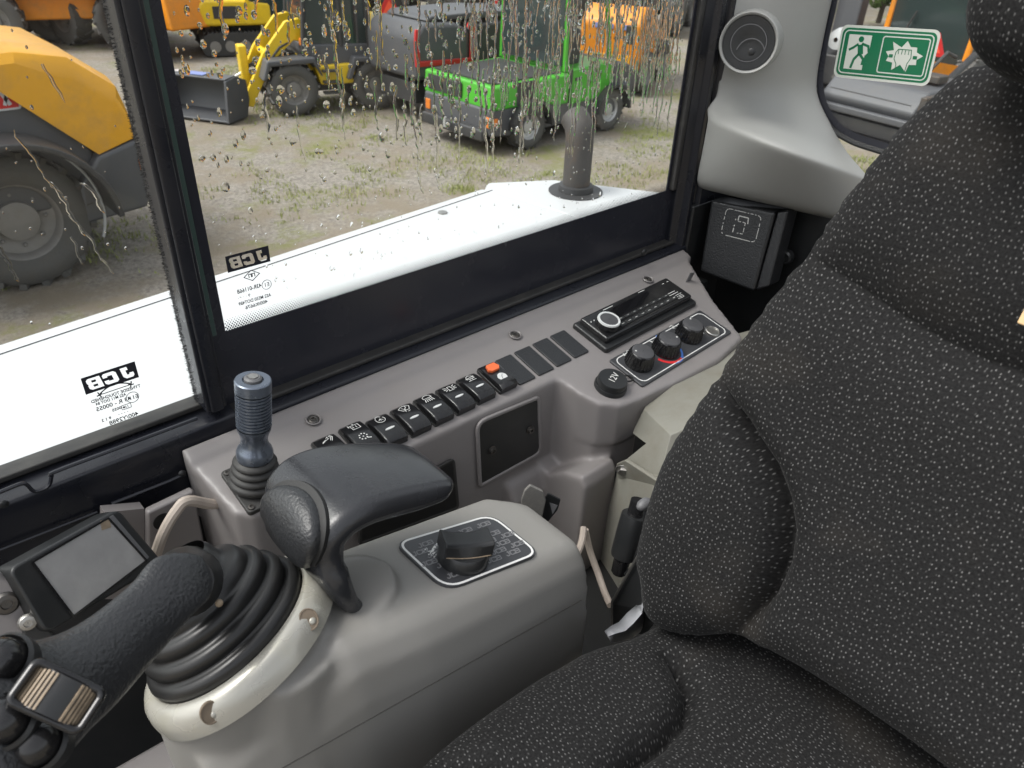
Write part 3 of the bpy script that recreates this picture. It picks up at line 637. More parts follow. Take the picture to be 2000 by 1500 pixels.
def ic(kind, m, f):
    s = .0068
    st_ = lambda pts, w=.00062, closed=False: m.stroke([(x * s, y * s) for x, y in pts], w, f, .0002, closed=closed)
    if kind == 'boom':
        st_([(-.9, -.4), (-.2, .0), (.5, .25)]); st_([(-.9, -.4), (-.7, -.15), (-.1, .2)]); st_([(.1, .5), (.45, .75), (.3, .35)]); st_([(.65, .8), (.85, .3), (.45, -.35)], .0007); st_([(.85, .9), (1.1, .3), (.6, -.55)], .0007)
    elif kind == 'bucket':
        st_([(-.7, .5), (.9, .5), (.9, -.6), (-.4, -.6), (-.4, .5)], closed=False); st_([(-.1, .2), (-.1, -.3)]); st_([(.4, .2), (.4, -.3)]); st_([(-.7, .8), (-.7, .2)]); st_([(.2, .5), (.2, .9)])
    elif kind == 'wheel':
        st_([(.75 * math.cos(R(a)), .75 * math.sin(R(a))) for a in range(-200, 60, 20)]); st_([(.37, .65), (.1, .95), (-.4, .95), (-.75, .35)]); st_([(-.4, -.2), (0, .25), (.4, -.2)]); st_([(0, .25), (0, -.3)])
    elif kind == 'wiper':
        st_([(-1, .35), (-.5, .7), (0, .8), (.5, .7), (1, .35), (.55, -.45), (-.55, -.45)], closed=True); st_([(0, -.45), (-.45, .45)]); st_([(-.3, -.85), (-.1, -.1), (.3, .25), (.4, .8)], .0007); st_([(.1, -.9), (.5, -.8)], .0007)
    elif kind == 'light':
        st_([(-.75, .1), (-.7, .6), (-.2, .9), (.3, .9), (.75, .6), (.8, .1)], closed=True)
        for k in range(5): st_([(-.6 + .3 * k, -.15), (-.9 + .42 * k, -.9)], .0008)
    elif kind == 'beacon':
        st_([(-.35, -.6), (-.3, .5), (.3, .5), (.35, -.6)]); st_([(-.6, -.65), (.6, -.65)])
        for sg in (-1, 1): st_([(sg * .6, .3), (sg * 1.1, .6)], .0008); st_([(sg * .65, 0), (sg * 1.2, 0)], .0008); st_([(sg * .6, -.25), (sg * 1.1, -.5)], .0008)
    elif kind == 'horn':
        st_([(-.75, -.1), (-.5, .6), (.1, .85), (.6, .5), (.75, -.2)], closed=True); st_([(-.9, .1), (.9, .3)], .0007); st_([(-.3, -.2), (-.3, -.7)]); st_([(.2, -.2), (.2, -.7)]); st_([(-.8, -.75), (.8, -.7)])
rk, pdl = rocker()
def z5(x, y): return (550 + x * .25, 500 + y * .25)
SWP = [('boom', z5(402, 1500), 'rocker switch with a digging arm symbol, half hidden by the armrest pad', 1), ('bucket', z5(612, 1395), 'rocker switch with a gate symbol above a ring of dots and no lens', 1),
       ('wheel', z5(822, 1335), 'rocker switch with a steering wheel like symbol and white lens', 1), ('wiper', z5(1012, 1248), 'rocker switch with a washer and wiper symbol and white lens', 1), ('light', z5(1190, 1165), 'rocker switch with a work lamp symbol casting rays and white lens', 1),
       ('beacon', z5(1362, 1085), 'rocker switch with a flashing beacon symbol and white lens', 1), ('horn', z5(1522, 1005), 'rocker switch with a stacked dome symbol, beside the orange tabbed switch', 1)]
for i, (kd, p_, lb, _) in enumerate(SWP):
    u, v = DK.at(0, 0, .009).px(*p_); f = DK.at(u, v, 0)
    if i == 0: t = rk; t.matrix_world = f.mat(); t['label'] = lb; t['group'] = 'rocker switches along the side console'
    else: t = dup(rk, f, lb, 'rocker switches along the side console')
for i, (kd, p_, lb, _) in enumerate(SWP):
    u, v = DK.at(0, 0, .009).px(*p_); f = DK.at(u, v, 0)
    t = [o for o in COL.objects if o.get('label') == lb][0]
    m = MB(); ic(kd, m, icon_fr(f, .0118)); pad = [c for c in t.children if c.name.startswith('paddle')][0]
    build(m, 'symbol', M['print'], t)
    if kd == 'bucket':
        m = MB(); f2 = icon_fr(f, -.006)
        for k in range(8): m.disc((.0042 * math.cos(k * .785), .0042 * math.sin(k * .785)), .0009, f2, .0002, n=6)
        m.disc((0, 0), .0007, f2, .0002, n=6); m.stroke([(.003, -.004), (.0065, -.0055)], .001, f2, .0002); build(m, 'dot_symbol', M['print'], t)
    elif kd != 'boom':
        f2 = icon_fr(f, -.0055); m = MB()
        m.prism([(.0058 * math.cos(a), .0014 * math.sin(a)) for a in [2 * math.pi * k / 20 for k in range(20)]], f2, -.0004, .0006); build(m, 'lens', M['lens'], t)
# the guarded switch with the orange tab
u, v = DK.at(0, 0, .009).px(*z5(1690, 925)); f = DK.at(u, v, 0)
t = thing('guarded_switch', 'black switch with an orange locking tab and a round white sticker', 'switch', f)
build(MB().prism(rrect(.0268, .0430, .0015), f, -.004, .004), 'bezel', M['black'], t, bevel=.0006)
rows = []
for j in range(11):
    y = -.0225 + .045 * j / 10; h = .010 - .002 * (y / .0225) - .0025 * max(0, abs(y / .0225) - .8) / .2
    rows.append([f.p(.0125 * fx, y, h + dh) for fx, dh in ((-1, -.007), (-1, -.0012), (-.92, 0), (.92, 0), (1, -.0012), (1, -.007))])
build(MB().grid(rows, False, True, True), 'paddle', M['gloss'], t, smooth=True, angle=50)
f2 = f.at(0, .0105, .0098)
build(MB().prism([(-.0085, -.002), (-.005, -.0055), (.006, -.0055), (.009, -.001), (.006, .006), (-.006, .006)], f2, -.001, .0032), 'locking_tab', M['orange'], t, bevel=.0008)
f3 = f.at(.001, -.0065, .0106); build(MB().disc((0, 0), .0062, f3, .0003), 'round_sticker', M['lens'], t)
m = MB(); m.stroke([(-.002, -.003), (.0, .001), (.0025, .0035)], .0008, f3, .0002, .0003); build(m, 'sticker_mark', M['greyprint'], t)
m = MB(); f4 = f.at(.0, -.0168, .0108); m.stroke(circ(.0014, 8, -.006, 0), .0006, f4, .0002, closed=True); m.stroke([(-.003, 0), (.007, .0006)], .0007, f4, .0002); build(m, 'small_print', M['lens'], t)

# ---- car radio
q = [DK.px(*p) for p in (z6(560, 562), z6(1165, 280), z6(1352, 418), z6(770, 738))]
cx = sum(p[0] for p in q) / 4; cy = sum(p[1] for p in q) / 4
RF = Fr(DK.p(cx, cy, 0), DK.p(*q[1]) - DK.p(*q[0]) + DK.p(*q[2]) - DK.p(*q[3]), DK.y)
rd = thing('car_radio', 'black car radio with a silver rimmed volume knob set in the console', 'radio', RF)
rW, rH = .203, .062
build(MB().prism(rrect(rW, rH, .004), RF, -.01, .007), 'surround', M['black'], rd, bevel=.003, seg=3)
build(MB().prism(rrect(rW - .014, rH - .012, .004, 5, 0, .002), RF, .004, .016), 'face', M['gloss'], rd, bevel=.0035, seg=3)
build(MB().prism(rrect(.085, .017, .001, 2, -.005, .010), RF, .0155, .0163), 'display', mat('display_glass', (.006, .006, .007), .06), rd)
for k in range(9):
    x = -.052 + k * .0142
    b_ = build(MB().prism(rrect(.0128, .0068, .001, 2, x, -.0125), RF, .0155, .0172), 'button', M['black'], rd, bevel=.0006)
    m = MB(); m.stroke([(x - .0025, -.0125), (x + .0025, -.0125)], .0008, RF, .0001, .0172); build(m, 'button_mark', M['worn'], b_)
for k in range(8):
    x = -.045 + k * .0142
    b_ = build(MB().prism(rrect(.0125, .004, .0008, 2, x, -.0032), RF, .0155, .0168), 'slim_button', M['black'], rd, bevel=.0005)
    m = MB(); m.stroke([(x - .002, -.0032), (x + .002, -.0032)], .0006, RF, .0001, .0168); build(m, 'button_mark', M['worn'], b_)
kf = RF.at(-.0745, -.0035, .015)
kn = build(MB().lathe([(.0155, 0), (.0153, .008), (.0146, .0115), (.0128, .0118), (.0126, .0108), (.0005, .0108)], kf, 40), 'volume_knob', M['gloss'], rd, smooth=True, angle=50)
build(MB().lathe([(.0122, .0108), (.0124, .0126), (.0150, .0126), (.0156, .0105)], kf, 40), 'silver_rim', M['lens'], kn, smooth=True)
build(MB().lathe([(.0121, .0106), (.0119, .0122), (.0004, .0124)], kf, 32), 'knob_face', M['knobcap'], kn, smooth=True)
m = MB()
for x, y, w in ((-.044, .0215, .02), (.0, .0215, .0), (.03, .0225, .014), (.075, .018, .004), (.086, .018, .004), (.068, -.002, .02), (.070, -.006, .02), (.072, -.010, .022)):
    if w: m.stroke([(x - w / 2, y), (x + w / 2, y)], .0009, RF, .0001, .0162)
for x in (-.088, -.082, -.072): m.stroke([(x - .001, .012), (x + .001, .014)], .0012, RF, .0001, .0162)
m.prism(rrect(.003, .003, .0005, 1, -.062, .0165), RF, .016, .0163)
build(m, 'printed_marks', M['worn'], rd, kind='stuff')
m = MB(); m.stroke(rrect(.012, .0045, .0005, 1, .074, -.0155), .0007, RF, .0002, .0162, closed=True); m.stroke([(.072, -.0155), (.077, -.0155)], .0009, RF, .0002, .0162); build(m, 'usb_port', M['worn'], rd)
f = Fr(DK.p(q[1][0] + .040, q[1][1] - .013, 0), DK.x, DK.z); 
build(MB().prism([(-.006, 0), (.005, -.002), (.0065, .014), (-.0045, .0165)], f, -.0006, .0006), 'grey_tab', M['greytape'], rd)

# ---- heater control panel with three knobs
q = [DK.px(*p) for p in (z6(800, 785), z6(1388, 458), z6(1592, 606), z6(1008, 962))]
cx = sum(p[0] for p in q) / 4; cy = sum(p[1] for p in q) / 4
HF = Fr(DK.p(cx, cy, 0), DK.p(*q[1]) - DK.p(*q[0]) + DK.p(*q[2]) - DK.p(*q[3]), DK.y)
hw_ = ((V(q[1]) - V(q[0])).length + (V(q[2]) - V(q[3])).length) / 2; hh_ = ((V(q[0]) - V(q[3])).length + (V(q[1]) - V(q[2])).length) / 2
hp = thing('heater_controls', 'black heater control panel with white outline and three ribbed knobs', 'control panel', HF)
build(MB().prism(rrect(hw_, hh_, .003), HF, -.004, .003), 'panel', M['plate'], hp, bevel=.0012)
m = MB(); m.stroke(rrect(hw_ * .945, hh_ * .86, .009), .0013, HF, .0002, .003, closed=True); build(m, 'outline', M['print'], hp)
for i, (px, py, lb) in enumerate(((1252, 697, 'ribbed fan speed knob'), (1304, 672, 'ribbed temperature knob between the other two'), (1349, 644, 'ribbed air direction knob'))):
    u, v = HF.at(0, 0, .014).px(px, py); kf = HF.at(u, v, .003)
    prof = [(.0185, 0), (.0180, .003), (.0158, .018), (.0150, .0200), (.0140, .0204)]
    
    kb = build(MB().lathe(prof, kf, 40), 'knob', M['gloss'], hp, smooth=True, angle=50, label=lb)
    build(MB().lathe([(.0142, .0200), (.0138, .0210), (.0122, .0216), (.0004, .0212)], kf, 36), 'knob_cap', M['knobcap'], kb, smooth=True)
    m = MB()
    for k in range(24):
        a = 2 * math.pi * k / 24; d = V((math.cos(a), math.sin(a)))
        m.tube([kf.p(d.x * .0183, d.y * .0183, .002), kf.p(d.x * .0157, d.y * .0157, .0178)], [.0011, .0009], 5)
    build(m, 'knob_ribs', M['gloss'], kb, smooth=True)
    m = MB(); a = R((150, -20, 60)[i]); m.disc((.0105 * math.cos(a), .0105 * math.sin(a)), .0012, kf, .0003, .0215, 10); build(m, 'pointer_dot', M['print'], kb)
    if i == 1:
        m = MB(); m.stroke(circ(.0235, 14, u, v, 195, 290), .004, HF, .0002, .003); build(m, 'hot_arc', M['red'], hp)
        m = MB(); m.stroke(circ(.0235, 14, u, v, 290, 370), .0028, HF, .0002, .003); 
        m.stroke(circ(.0258, 14, u, v, 250, 300), .0012, HF, .0002, .003)
        uu, vv = HF.px(1283, 662); m.prism([(uu - .007, vv - .003), (uu + .004, vv - .004), (uu + .001, vv + .004)], HF, .003, .0032); build(m, 'cold_mark', M['blue'], hp)
m = MB()
uu, vv = HF.px(1219, 696); 
for k in range(4): a = k * math.pi / 2 + .4; m.stroke([(uu, vv), (uu + .0028 * math.cos(a), vv + .0028 * math.sin(a))], .0014, HF, .0002, .003)
uu, vv = HF.px(1226, 690); m.stroke(circ(.0024, 10, uu, vv), .0007, HF, .0002, .003, closed=True)
uu, vv = HF.px(1232, 688); m.disc((uu, vv), .0008, HF, .0002, .003, 6)
uu, vv = HF.px(1270, 670); m.stroke([(uu - .0015, vv + .003), (uu, vv - .001)], .0012, HF, .0002, .003); m.disc((uu + .0005, vv - .002), .0014, HF, .0002, .003, 8)
uu, vv = HF.px(1312, 642); m.stroke([(uu - .004, vv + .002), (uu, vv + .003), (uu + .003, vv), (uu, vv - .003), (uu - .002, vv - .002)], .0009, HF, .0002, .003)
for k in range(4): uu, vv = HF.px(1320 + k * 5, 640 - k * 3); m.stroke([(uu, vv - .0015 - k * .0003), (uu, vv + .0015 + k * .0003)], .001 + k * .0003, HF, .0002, .003)
uu, vv = HF.px(1373, 654); m.disc((uu, vv), .0008, HF, .0002, .003, 6)
build(m, 'printed_symbols', M['print'], hp, kind='stuff')
u, v = HF.at(0, 0, .004).px(1391, 648); bfm = HF.at(u, v, .003)
pb = build(MB().lathe([(.0105, 0), (.0105, .003), (.0092, .0038), (.0086, .003), (.0084, .0022), (.0005, .0024)], bfm, 32), 'push_button', M['steel'], hp, smooth=True, angle=50)

# ---- 12 volt socket with cap
u, v = DK.at(0, 0, .010).px(1196, 744); f = DK.at(u, v, 0)
sk = thing('power_socket', 'black capped twelve volt power socket beside the heater panel', 'socket', f)
build(MB().lathe([(.0205, 0), (.0205, .004), (.0195, .006), (.016, .006)], f, 40, cap1=True), 'collar', M['black'], sk, smooth=True, angle=50)
cp = build(MB().lathe([(.0185, .006), (.0188, .012), (.0178, .0142), (.0005, .0146)], f, 40), 'cap', M['black'], sk, smooth=True, angle=50)
text('12V', Fr(f.p(.001, .0, .0152), V((.93, .36, .08)), V((-.36, .93, .2))), .012, M['worn'], cp)
m = MB(); m.tube([f.p(.0180 + .0085 + .0085 * math.cos(a), -.004 + .0055 * math.sin(a), .007 - .004 * (1 + math.cos(a)) / 2) for a in [2 * math.pi * k / 16 for k in range(17)]], .0012, 6); build(m, 'cap_strap', M['rubber'], sk, smooth=True)

# ---- small ribbed lever (blue metal) on rubber boot
u, v = DK.px(499, 946); b0 = DK.p(u, v, 0); topc = at(494, 741, y=b0.y - .004); ax = (topc - b0); LL = ax.length; ax.normalize()
LF = Fr(b0, V((1, 0, 0)) - ax * ax.x, ax.cross(V((1, 0, 0))))
lv = thing('control_lever', 'slim blue grey metal lever with a grooved grip on a black rubber boot', 'lever', Fr(b0, DK.x, DK.y))
q4 = [DK.px(*p) for p in ((438, 921), (540, 868), (596, 930), (490, 992))]
build(MB().prism(rrect(.046, .058, .004, 4, u + .001, v - .001), DK, -.002, .004), 'base_plate', M['dullrubber'], lv, bevel=.0012)
for dx_, dy_ in ((-.018, -.024), (.018, -.024), (.018, .024), (-.018, .024)):
    f = DK.at(u + .001 + dx_, v - .001 + dy_, .004); build(MB().lathe([(.0032, 0), (.003, .0012), (.0015, .0014), (.0012, .0006), (.0003, .0006)], f, 14), 'screw', M['darksteel'], lv, smooth=True)
prof = [(.0235, .002)]
for k in range(4):
    r0 = .0240 - k * .0016; z0 = .004 + k * .0072
    prof += [(r0, z0), (r0 + .0012, z0 + .0022), (r0 - .0002, z0 + .0045), (r0 - .0032, z0 + .0062)]
prof += [(.0165, .033)]
build(MB().lathe(prof, LF, 36), 'boot', M['dullrubber'], lv, smooth=True, angle=80)
h0 = .031
prof = [(.0155, h0), (.0165, h0 + .002), (.0168, h0 + .008), (.0155, h0 + .012), (.0128, h0 + .016), (.0120, h0 + .022), (.0132, h0 + .029), (.0152, h0 + .034), (.0155, h0 + .037)]
build(MB().lathe(prof, LF, 40), 'stem', M['slate'], lv, smooth=True, angle=50)
g0, g1 = h0 + .037, LL - .012; prof = []
n_ = 11
for k in range(n_):
    a = g0 + (g1 - g0) * k / n_; s_ = (g1 - g0) / n_
    prof += [(.0143, a), (.0143, a + s_ * .28), (.0158, a + s_ * .4), (.0158, a + s_ * .95)]
build(MB().lathe(prof, LF, 40), 'grooved_grip', M['slate'], lv, smooth=True, angle=40)
build(MB().lathe([(.0145, g1), (.0160, g1 + .001), (.0160, LL - .001), (.0150, LL), (.0092, LL), (.0088, LL - .002), (.0005, LL - .002)], LF, 40), 'end_cap', M['slate'], lv, smooth=True, angle=40)
build(MB().lathe([(.0078, LL - .002), (.0078, LL + .0015), (.006, LL + .003), (.0005, LL + .0022)], LF, 24), 'push_button', M['greytape'], lv, smooth=True)
m = MB(); m.prism([(-.004, -.002), (-.001, -.0045), (.0035, -.003), (.0045, .001), (.0015, .0045), (-.0035, .003)], LF, LL + .002, LL + .0036); build(m, 'silver_mark', M['steel'], lv)
# ---- flat monitor at the front of the console
mc = [at(18, 1115, y=.535), at(232, 995, y=.572), at(318, 1092, y=.552), at(95, 1232, y=.51)]
mx = (mc[1] - mc[0]) + (mc[2] - mc[3]); my = (mc[0] - mc[3]) + (mc[1] - mc[2])
MF = Fr((mc[0] + mc[1] + mc[2] + mc[3]) / 4, mx, my)
mon = thing('monitor', 'small black framed display with a dusty screen greyed for sky glare below the front window', 'monitor', MF)
q = [MF.px(*p) for p in ((16, 1112), (232, 993), (322, 1100), (92, 1240))]
build(MB().prism(roundpoly(q, .008), MF, -.026, 0), 'housing', M['black'], mon, bevel=.003, seg=3)
q2 = [MF.px(*p) for p in ((62, 1098), (210, 1012), (285, 1095), (142, 1204))]
scn = build(MB().prism(q2, MF, -.002, .0006), 'screen', M['screen'], mon)
m = MB(); 
for a, b in zip(q2, q2[1:] + q2[:1]): m.stroke([a, b], .0016, MF, .0014, 0)
build(m, 'screen_edge', M['gloss'], mon)
q3 = [MF.px(*p) for p in ((212, 1011), (220, 1006), (290, 1088), (283, 1095))]
build(MB().prism(q3, MF, 0, .001), 'grey_strip', M['greytape'], mon)
build(MB().prism([MF.px(*p) for p in ((195, 1018), (212, 1012), (216, 1030), (198, 1036))], MF, .0006, .0009), 'dirt_mark', M['worntan'], scn)
# bracket and dashboard piece behind the monitor
fb_ = thing('front_bracket', 'mauve grey bracket plate with bolts beneath the small display', 'bracket', Fr(at(40, 1240, y=.54), (1, 0, 0), (0, 1, 0)))
f = Fr(at(20, 1200, y=.53), (1, 0, .1), (0, .35, 1))
q = [f.px(*p) for p in ((-80, 1090), (20, 1130), (95, 1235), (120, 1320), (60, 1330), (-80, 1330))]
build(MB().prism(q, f, -.02, 0), 'plate', M['mauve'], fb_, bevel=.004)
q = [f.px(*p) for p in ((42, 1215), (70, 1200), (130, 1260), (130, 1330), (45, 1330))]
build(MB().prism(q, f, 0, .006), 'clamp', M['black'], fb_, bevel=.002)
for px, py, h, r in ((12, 1178, 0, .009), (52, 1209, .006, .007)):
    u, v = f.px(px, py); g = f.at(u, v, h)
    build(MB().lathe([(r, 0), (r, .001), (r * .8, .003), (r * .45, .0034), (r * .4, .002), (.0004, .002)], g, 20), 'bolt', M['darksteel'] if h == 0 else M['steel'], fb_, smooth=True)
# moulding under the joystick end: side panel between rail and console, floor ledge
lw = thing('lower_side_panel', 'mauve grey lower side panel with a dark hole beside the cable', 'panel', Fr(at(330, 1020, y=.60), (1, 0, 0), (0, 1, 0)))
m = MB(); q = [at(*p, y=.605) for p in ((288, 1002), (372, 962), (395, 1120), (290, 1140))]
F2 = Fr((q[0] + q[2]) / 2, (1, 0, 0), (0, 0, 1))
build(MB().prism([F2.px(*p) for p in ((288, 1002), (380, 958), (420, 1160), (290, 1180))], F2, -.01, 0), 'plate', M['mauve'], lw, bevel=.003)
build(MB().disc(F2.px(318, 1018), .009, F2, .0006), 'hole', M['dark'], lw)
build(MB().prism([F2.px(*p) for p in ((210, 1010), (288, 1002), (290, 1180), (210, 1180))], F2, -.02, -.008), 'recessed_plate', M['mauve'], lw)
cb = MB().tube(spline([V((.20, .585, -.505)), V((.17, .58, -.505)), at(368, 978, y=.577), at(345, 997, y=.576), at(322, 1035, y=.575), at(306, 1078, y=.575), at(295, 1120, y=.575)], 5), .0052, 10)
tag(build(cb, 'cable', M['cable'], smooth=True), 'pale grey cable curving down beside the small display', 'cable')
lc = thing('lower_cab_panel', 'black lower cab wall and well in shadow below the joystick', 'panel', Fr((.1, .62, -.9), (1, 0, 0), (0, 1, 0)))
build(MB().box((.1, .63, -.76), 1.2, .012, .42), 'wall', M['black'], lc)
flo = MB().box((.35, .1, -1.02), 1.7, 1.12, .03); o = build(flo, 'floor', mat('rubber_mat', (.02, .02, .02), .7, bump=.3, bscale=200, dirt=.4, dscale=10, dcol=(.12, .1, .08))); o['kind'] = 'structure'
# grey floor ledge seen at the bottom edge
f = Fr(at(300, 1480, z=-.72), (1, 0, 0), (0, 1, 0))
lg = MB().prism([f.px(*p) for p in ((180, 1520), (330, 1435), (420, 1470), (480, 1560), (240, 1640))], f, -.02, 0)
tag(build(lg, 'floor_ledge', M['mauve'], bevel=.006), 'mauve grey moulded ledge under the joystick pod at the bottom edge', 'ledge')

M['seam'] = mat('seam_shadow', (.07, .067, .06), .6)
M['hole'] = mat('hole_shade_tan', (.16, .125, .09), .6, var=.3, vscale=200)  # dark tan puts the shade of a sunk hole into the colour
# ---- joystick pod
uray = lambda px, py: ray(px, py).normalized()
RC = at(450, 1228, d=.62); RN = V((-.31, .38, .86)).normalized()
ux = V((1, 0, 0)) - RN * RN.x
RG = Fr(RC, ux, RN.cross(ux))
PSL = -.21
def ptop(x): return -.487 + PSL * (x - .30)
pod = thing('joystick_pod', 'khaki grey armrest pod holding the black joystick beside the seat', 'control pod', Fr((.25, .36, -.75), (1, 0, 0), (0, 1, 0)))
m = MB(); rows = []
for x, k in ((.05, 1), (.10, 1), (.16, 1), (.22, 1), (.28, 1), (.34, 1), (.372, 1), (.392, .99), (.404, .95)):
    zt = ptop(x) - (1 - k) * .06 - max(0, .145 - x) * .75; yn = .318 + max(0, .19 - x) * .16; yf = .428 - (.372 < x) * (x - .372) * .8
    rows.append([(x, yf, -.86), (x, yf, zt - .012), (x, yf - .010, zt), (x, yn + .012, zt), (x, yn + .002, zt - .006), (x, yn - .008, zt - .022), (x, yn - .014, zt - .05), (x, yn - .018, -.62), (x, yn - .02, -.86)])
m.grid(rows, True, True, True)
n = 40; RR = .0700
top = [RG.p(RR * 1.06 * math.cos(2 * math.pi * k / n), RR * .98 * math.sin(2 * math.pi * k / n), -.014) for k in range(n)]
mid = [p + V((0, 0, -.05)) for p in top]
cxy = sum(((p) for p in top), V((0, 0, 0))) / n
bot = [V((cxy.x + (p.x - cxy.x) * .9, cxy.y + (p.y - cxy.y) * .86, -.86)) for p in top]
m.grid([top, mid, bot], True, True, True)
# raised swelling that carries the pad's stalk, filling between ring and box
ps = at(668, 1150, y=.375)
m.tube([V((.205, .375, -.60)), V((.195, .375, ptop(.195) + .004))], [.050, .034], 16)
m.tube([V((.12, .37, -.60)), V((.125, .37, ptop(.13) - .010))], [.062, .050], 16)
pb_ = build(m, 'body', M['khaki'], pod, remesh=.0032, sm=8)
bvh = None
dg = bpy.context.evaluated_depsgraph_get()
me = pb_.data; mw = wmat(pod)
bvh = BVHTree.FromPolygons([mw @ v.co for v in me.vertices], [tuple(p.vertices) for p in me.polygons])
def drape(px, py, off=.0):
    r = ray(px, py).normalized(); h = bvh.ray_cast(V((0, 0, 0)), r)
    return (h[0] + h[1] * off, h[1]) if h[0] is not None else (None, None)
seam = [drape(px, py, .0003)[0] for px, py in [(480 + 11.3 * i, 1540 - 6.35 * i) for i in range(61)]]
seam = [p for p in seam if p]
if len(seam) > 2: build(MB().tube(seam, .0005, 5), 'mould_seam', M['seam'], pod)
# cream ring
m = MB(); m.lathe([(.0622, -.010), (.0628, .0005), (.0650, .0018), (.0695, .0012), (.0735, -.0012), (.0762, -.005), (.0778, -.012), (.0780, -.020)], RG, 72, sx=1.06 * .93, sy=.98 * .93)
ring = build(m, 'trim_ring', M['cream'], pod, smooth=True, angle=60)
rbv = BVHTree.FromPolygons(m.v, m.f)
for px, py in ((603, 1210), (412, 1392)):
    r = ray(px, py).normalized(); h_ = rbv.ray_cast(V((0, 0, 0)), r); nn = h_[1] if h_[1].dot(r) < 0 else -h_[1]
    g = Fr(h_[0] + nn * .0003, V((1, 0, 0)), nn.cross(V((1, 0, 0))))
    hl = build(MB().lathe([(.0066, -.002), (.0066, .0004), (.0060, .0005), (.0056, .0001), (.0003, .0001)], g, 24, sy=1.2), 'screw_hole_shade', M['hole'], ring, smooth=True)  # nearly flat disc, its depth suggested by the painted shade
    build(MB().sphere((.0018, -.0022, .0), .0026, 14, 8, g, sz=.5), 'screw_plug', M['cream'], ring, smooth=True)
# label plate with letters and dial
cpt = [at(*p, y=None, z=None, d=.66) for p in ((785, 1062),)]
PF = Fr((.30, .365, ptop(.30) + .0015), (1, -.06, PSL), (.06, 1, 0))
plq = [PF.px(*p) for p in ((868, 1152), (1050, 1088), (1043, 1060), (962, 1010), (945, 1009), (780, 1060), (779, 1072), (862, 1148))]
plq = [PF.px(*p) for p in ((870, 1156), (1056, 1082), (960, 1005), (770, 1062))]
pr = roundpoly(plq, [.018, .014, .016, .012], 6)
lp = build(MB().prism(pr, PF, -.002, .0012), 'label_plate', M['plate'], pod)
def shrink(poly, k):
    cx = sum(p[0] for p in poly) / len(poly); cy = sum(p[1] for p in poly) / len(poly); return [(cx + (p[0] - cx) * k, cy + (p[1] - cy) * k) for p in poly]
m = MB(); m.stroke(shrink(pr, .955), .0021, PF, .0002, .0012, closed=True); build(m, 'white_outline', M['print'], lp)
cen = (sum(p[0] for p in pr) / len(pr), sum(p[1] for p in pr) / len(pr)); inn = shrink(pr, .83); m = MB()
for a in range(-9, 10):
    for b in range(-5, 6):
        x = cen[0] + b * .0215 + (a % 2) * .0105; y = cen[1] + a * .0072
        if inside((x, y), inn): jcb(m, PF.at(x, y, .0012), .0165, .0046, .0011)
build(m, 'letter_pattern', M['greyprint'], lp, kind='stuff')
u, v = PF.at(0, 0, .008).px(906, 1078); DF = PF.at(u, v, .0012)
dial = build(MB().lathe([(.0225, 0), (.0225, .003), (.0218, .010), (.0205, .012), (.0005, .012)], DF, 44), 'dial', M['black'], pod, smooth=True, angle=50)
# twin-lobed thumb grip on the dial: concave sided bar
bar = []
ang = R(-20); gx = V((math.cos(ang), math.sin(ang)))
rows = []
for j in range(9):
    t = -1 + 2 * j / 8; y = .0216 * t; w = .0100 + .0022 * abs(t) ** 2; hgt = .0215 + .0035 * t * t
    w0 = .0155
    rows.append([(-w0 * math.sqrt(max(.0, 1 - (t * .96) ** 2)) if False else -w - .0045 * (1 - abs(t)), .010, y), (-w, hgt - .002, y), (-w * .8, hgt, y), (w * .8, hgt, y), (w, hgt - .002, y), (w + .0045 * (1 - abs(t)), .010, y)])
BF = Fr(DF.o, DF.x * math.cos(ang) + DF.y * math.sin(ang), -DF.x * math.sin(ang) + DF.y * math.cos(ang))
m = MB(); m.grid([[BF.p(p[2], p[0], p[1]) for p in r] for r in rows], False, True, True)
gb = build(m, 'dial_grip', M['black'], dial, bevel=.0012)
m = MB(); m.stroke([(x, -.0145 + .3 * x * x * 20) for x in [(-.020 + .004 * k) for k in range(11)]], .0012, BF, .0004, .0118); build(m, 'worn_edge', M['worntan'], dial)
m = MB(); m.stroke([(u + .0265 * math.cos(R(a)), v + .0265 * math.sin(R(a))) for a in range(98, 150, 6)], .0022, PF, .0002, .0012); build(m, 'dial_arc', M['print'], lp)
mu_, mv_ = PF.px(845, 1085); text('MIN', Fr(PF.p(mu_, mv_, .0014), PF.x * .45 + PF.y * -.9, PF.x * .9 + PF.y * .45), .0105, M['print'], lp)
# joystick bellows
js = thing('joystick', 'black rubber booted joystick with a grained grip, thumb buttons and ribbed roller', 'joystick', RG)
prof = [(.0622, -.004)]
for r_, z_ in ((.0622, .004), (.0562, .0170), (.0492, .0300)):
    prof += [(r_ + .0005, z_ - .003), (r_ + .0018, z_ + .002), (r_ + .0006, z_ + .006), (r_ - .0030, z_ + .0075), (r_ - .0065, z_ + .008), (r_ - .0068, z_ + .0095)]
prof += [(.0425, .042), (.0405, .047), (.0380, .049), (.0330, .051), (.0300, .054), (.0285, .062), (.026, .066)]
boot = build(MB().lathe(prof, RG, 64, sx=1.05 * .941, sy=.98 * .941), 'boot', M['rubber'], js, smooth=True, angle=80)
# cuff between boot and grip
cA = RG.p(0, 0, .050); cB = at(368, 1138, d=.528)
m = MB(); m.tube([cA, cA.lerp(cB, .5), cB], [.026, .022, .015], 24); build(m, 'cuff', M['rubber'], js, smooth=True)
u_ = cA.lerp(cB, .35); m = MB(); m.sphere((0, 0, 0), .0026, 10, 8, Fr(at(428, 1178, d=.545), (1, 0, 0), (0, 1, 0))); build(m, 'dusty_bolt', M['worntan'], js, smooth=True)
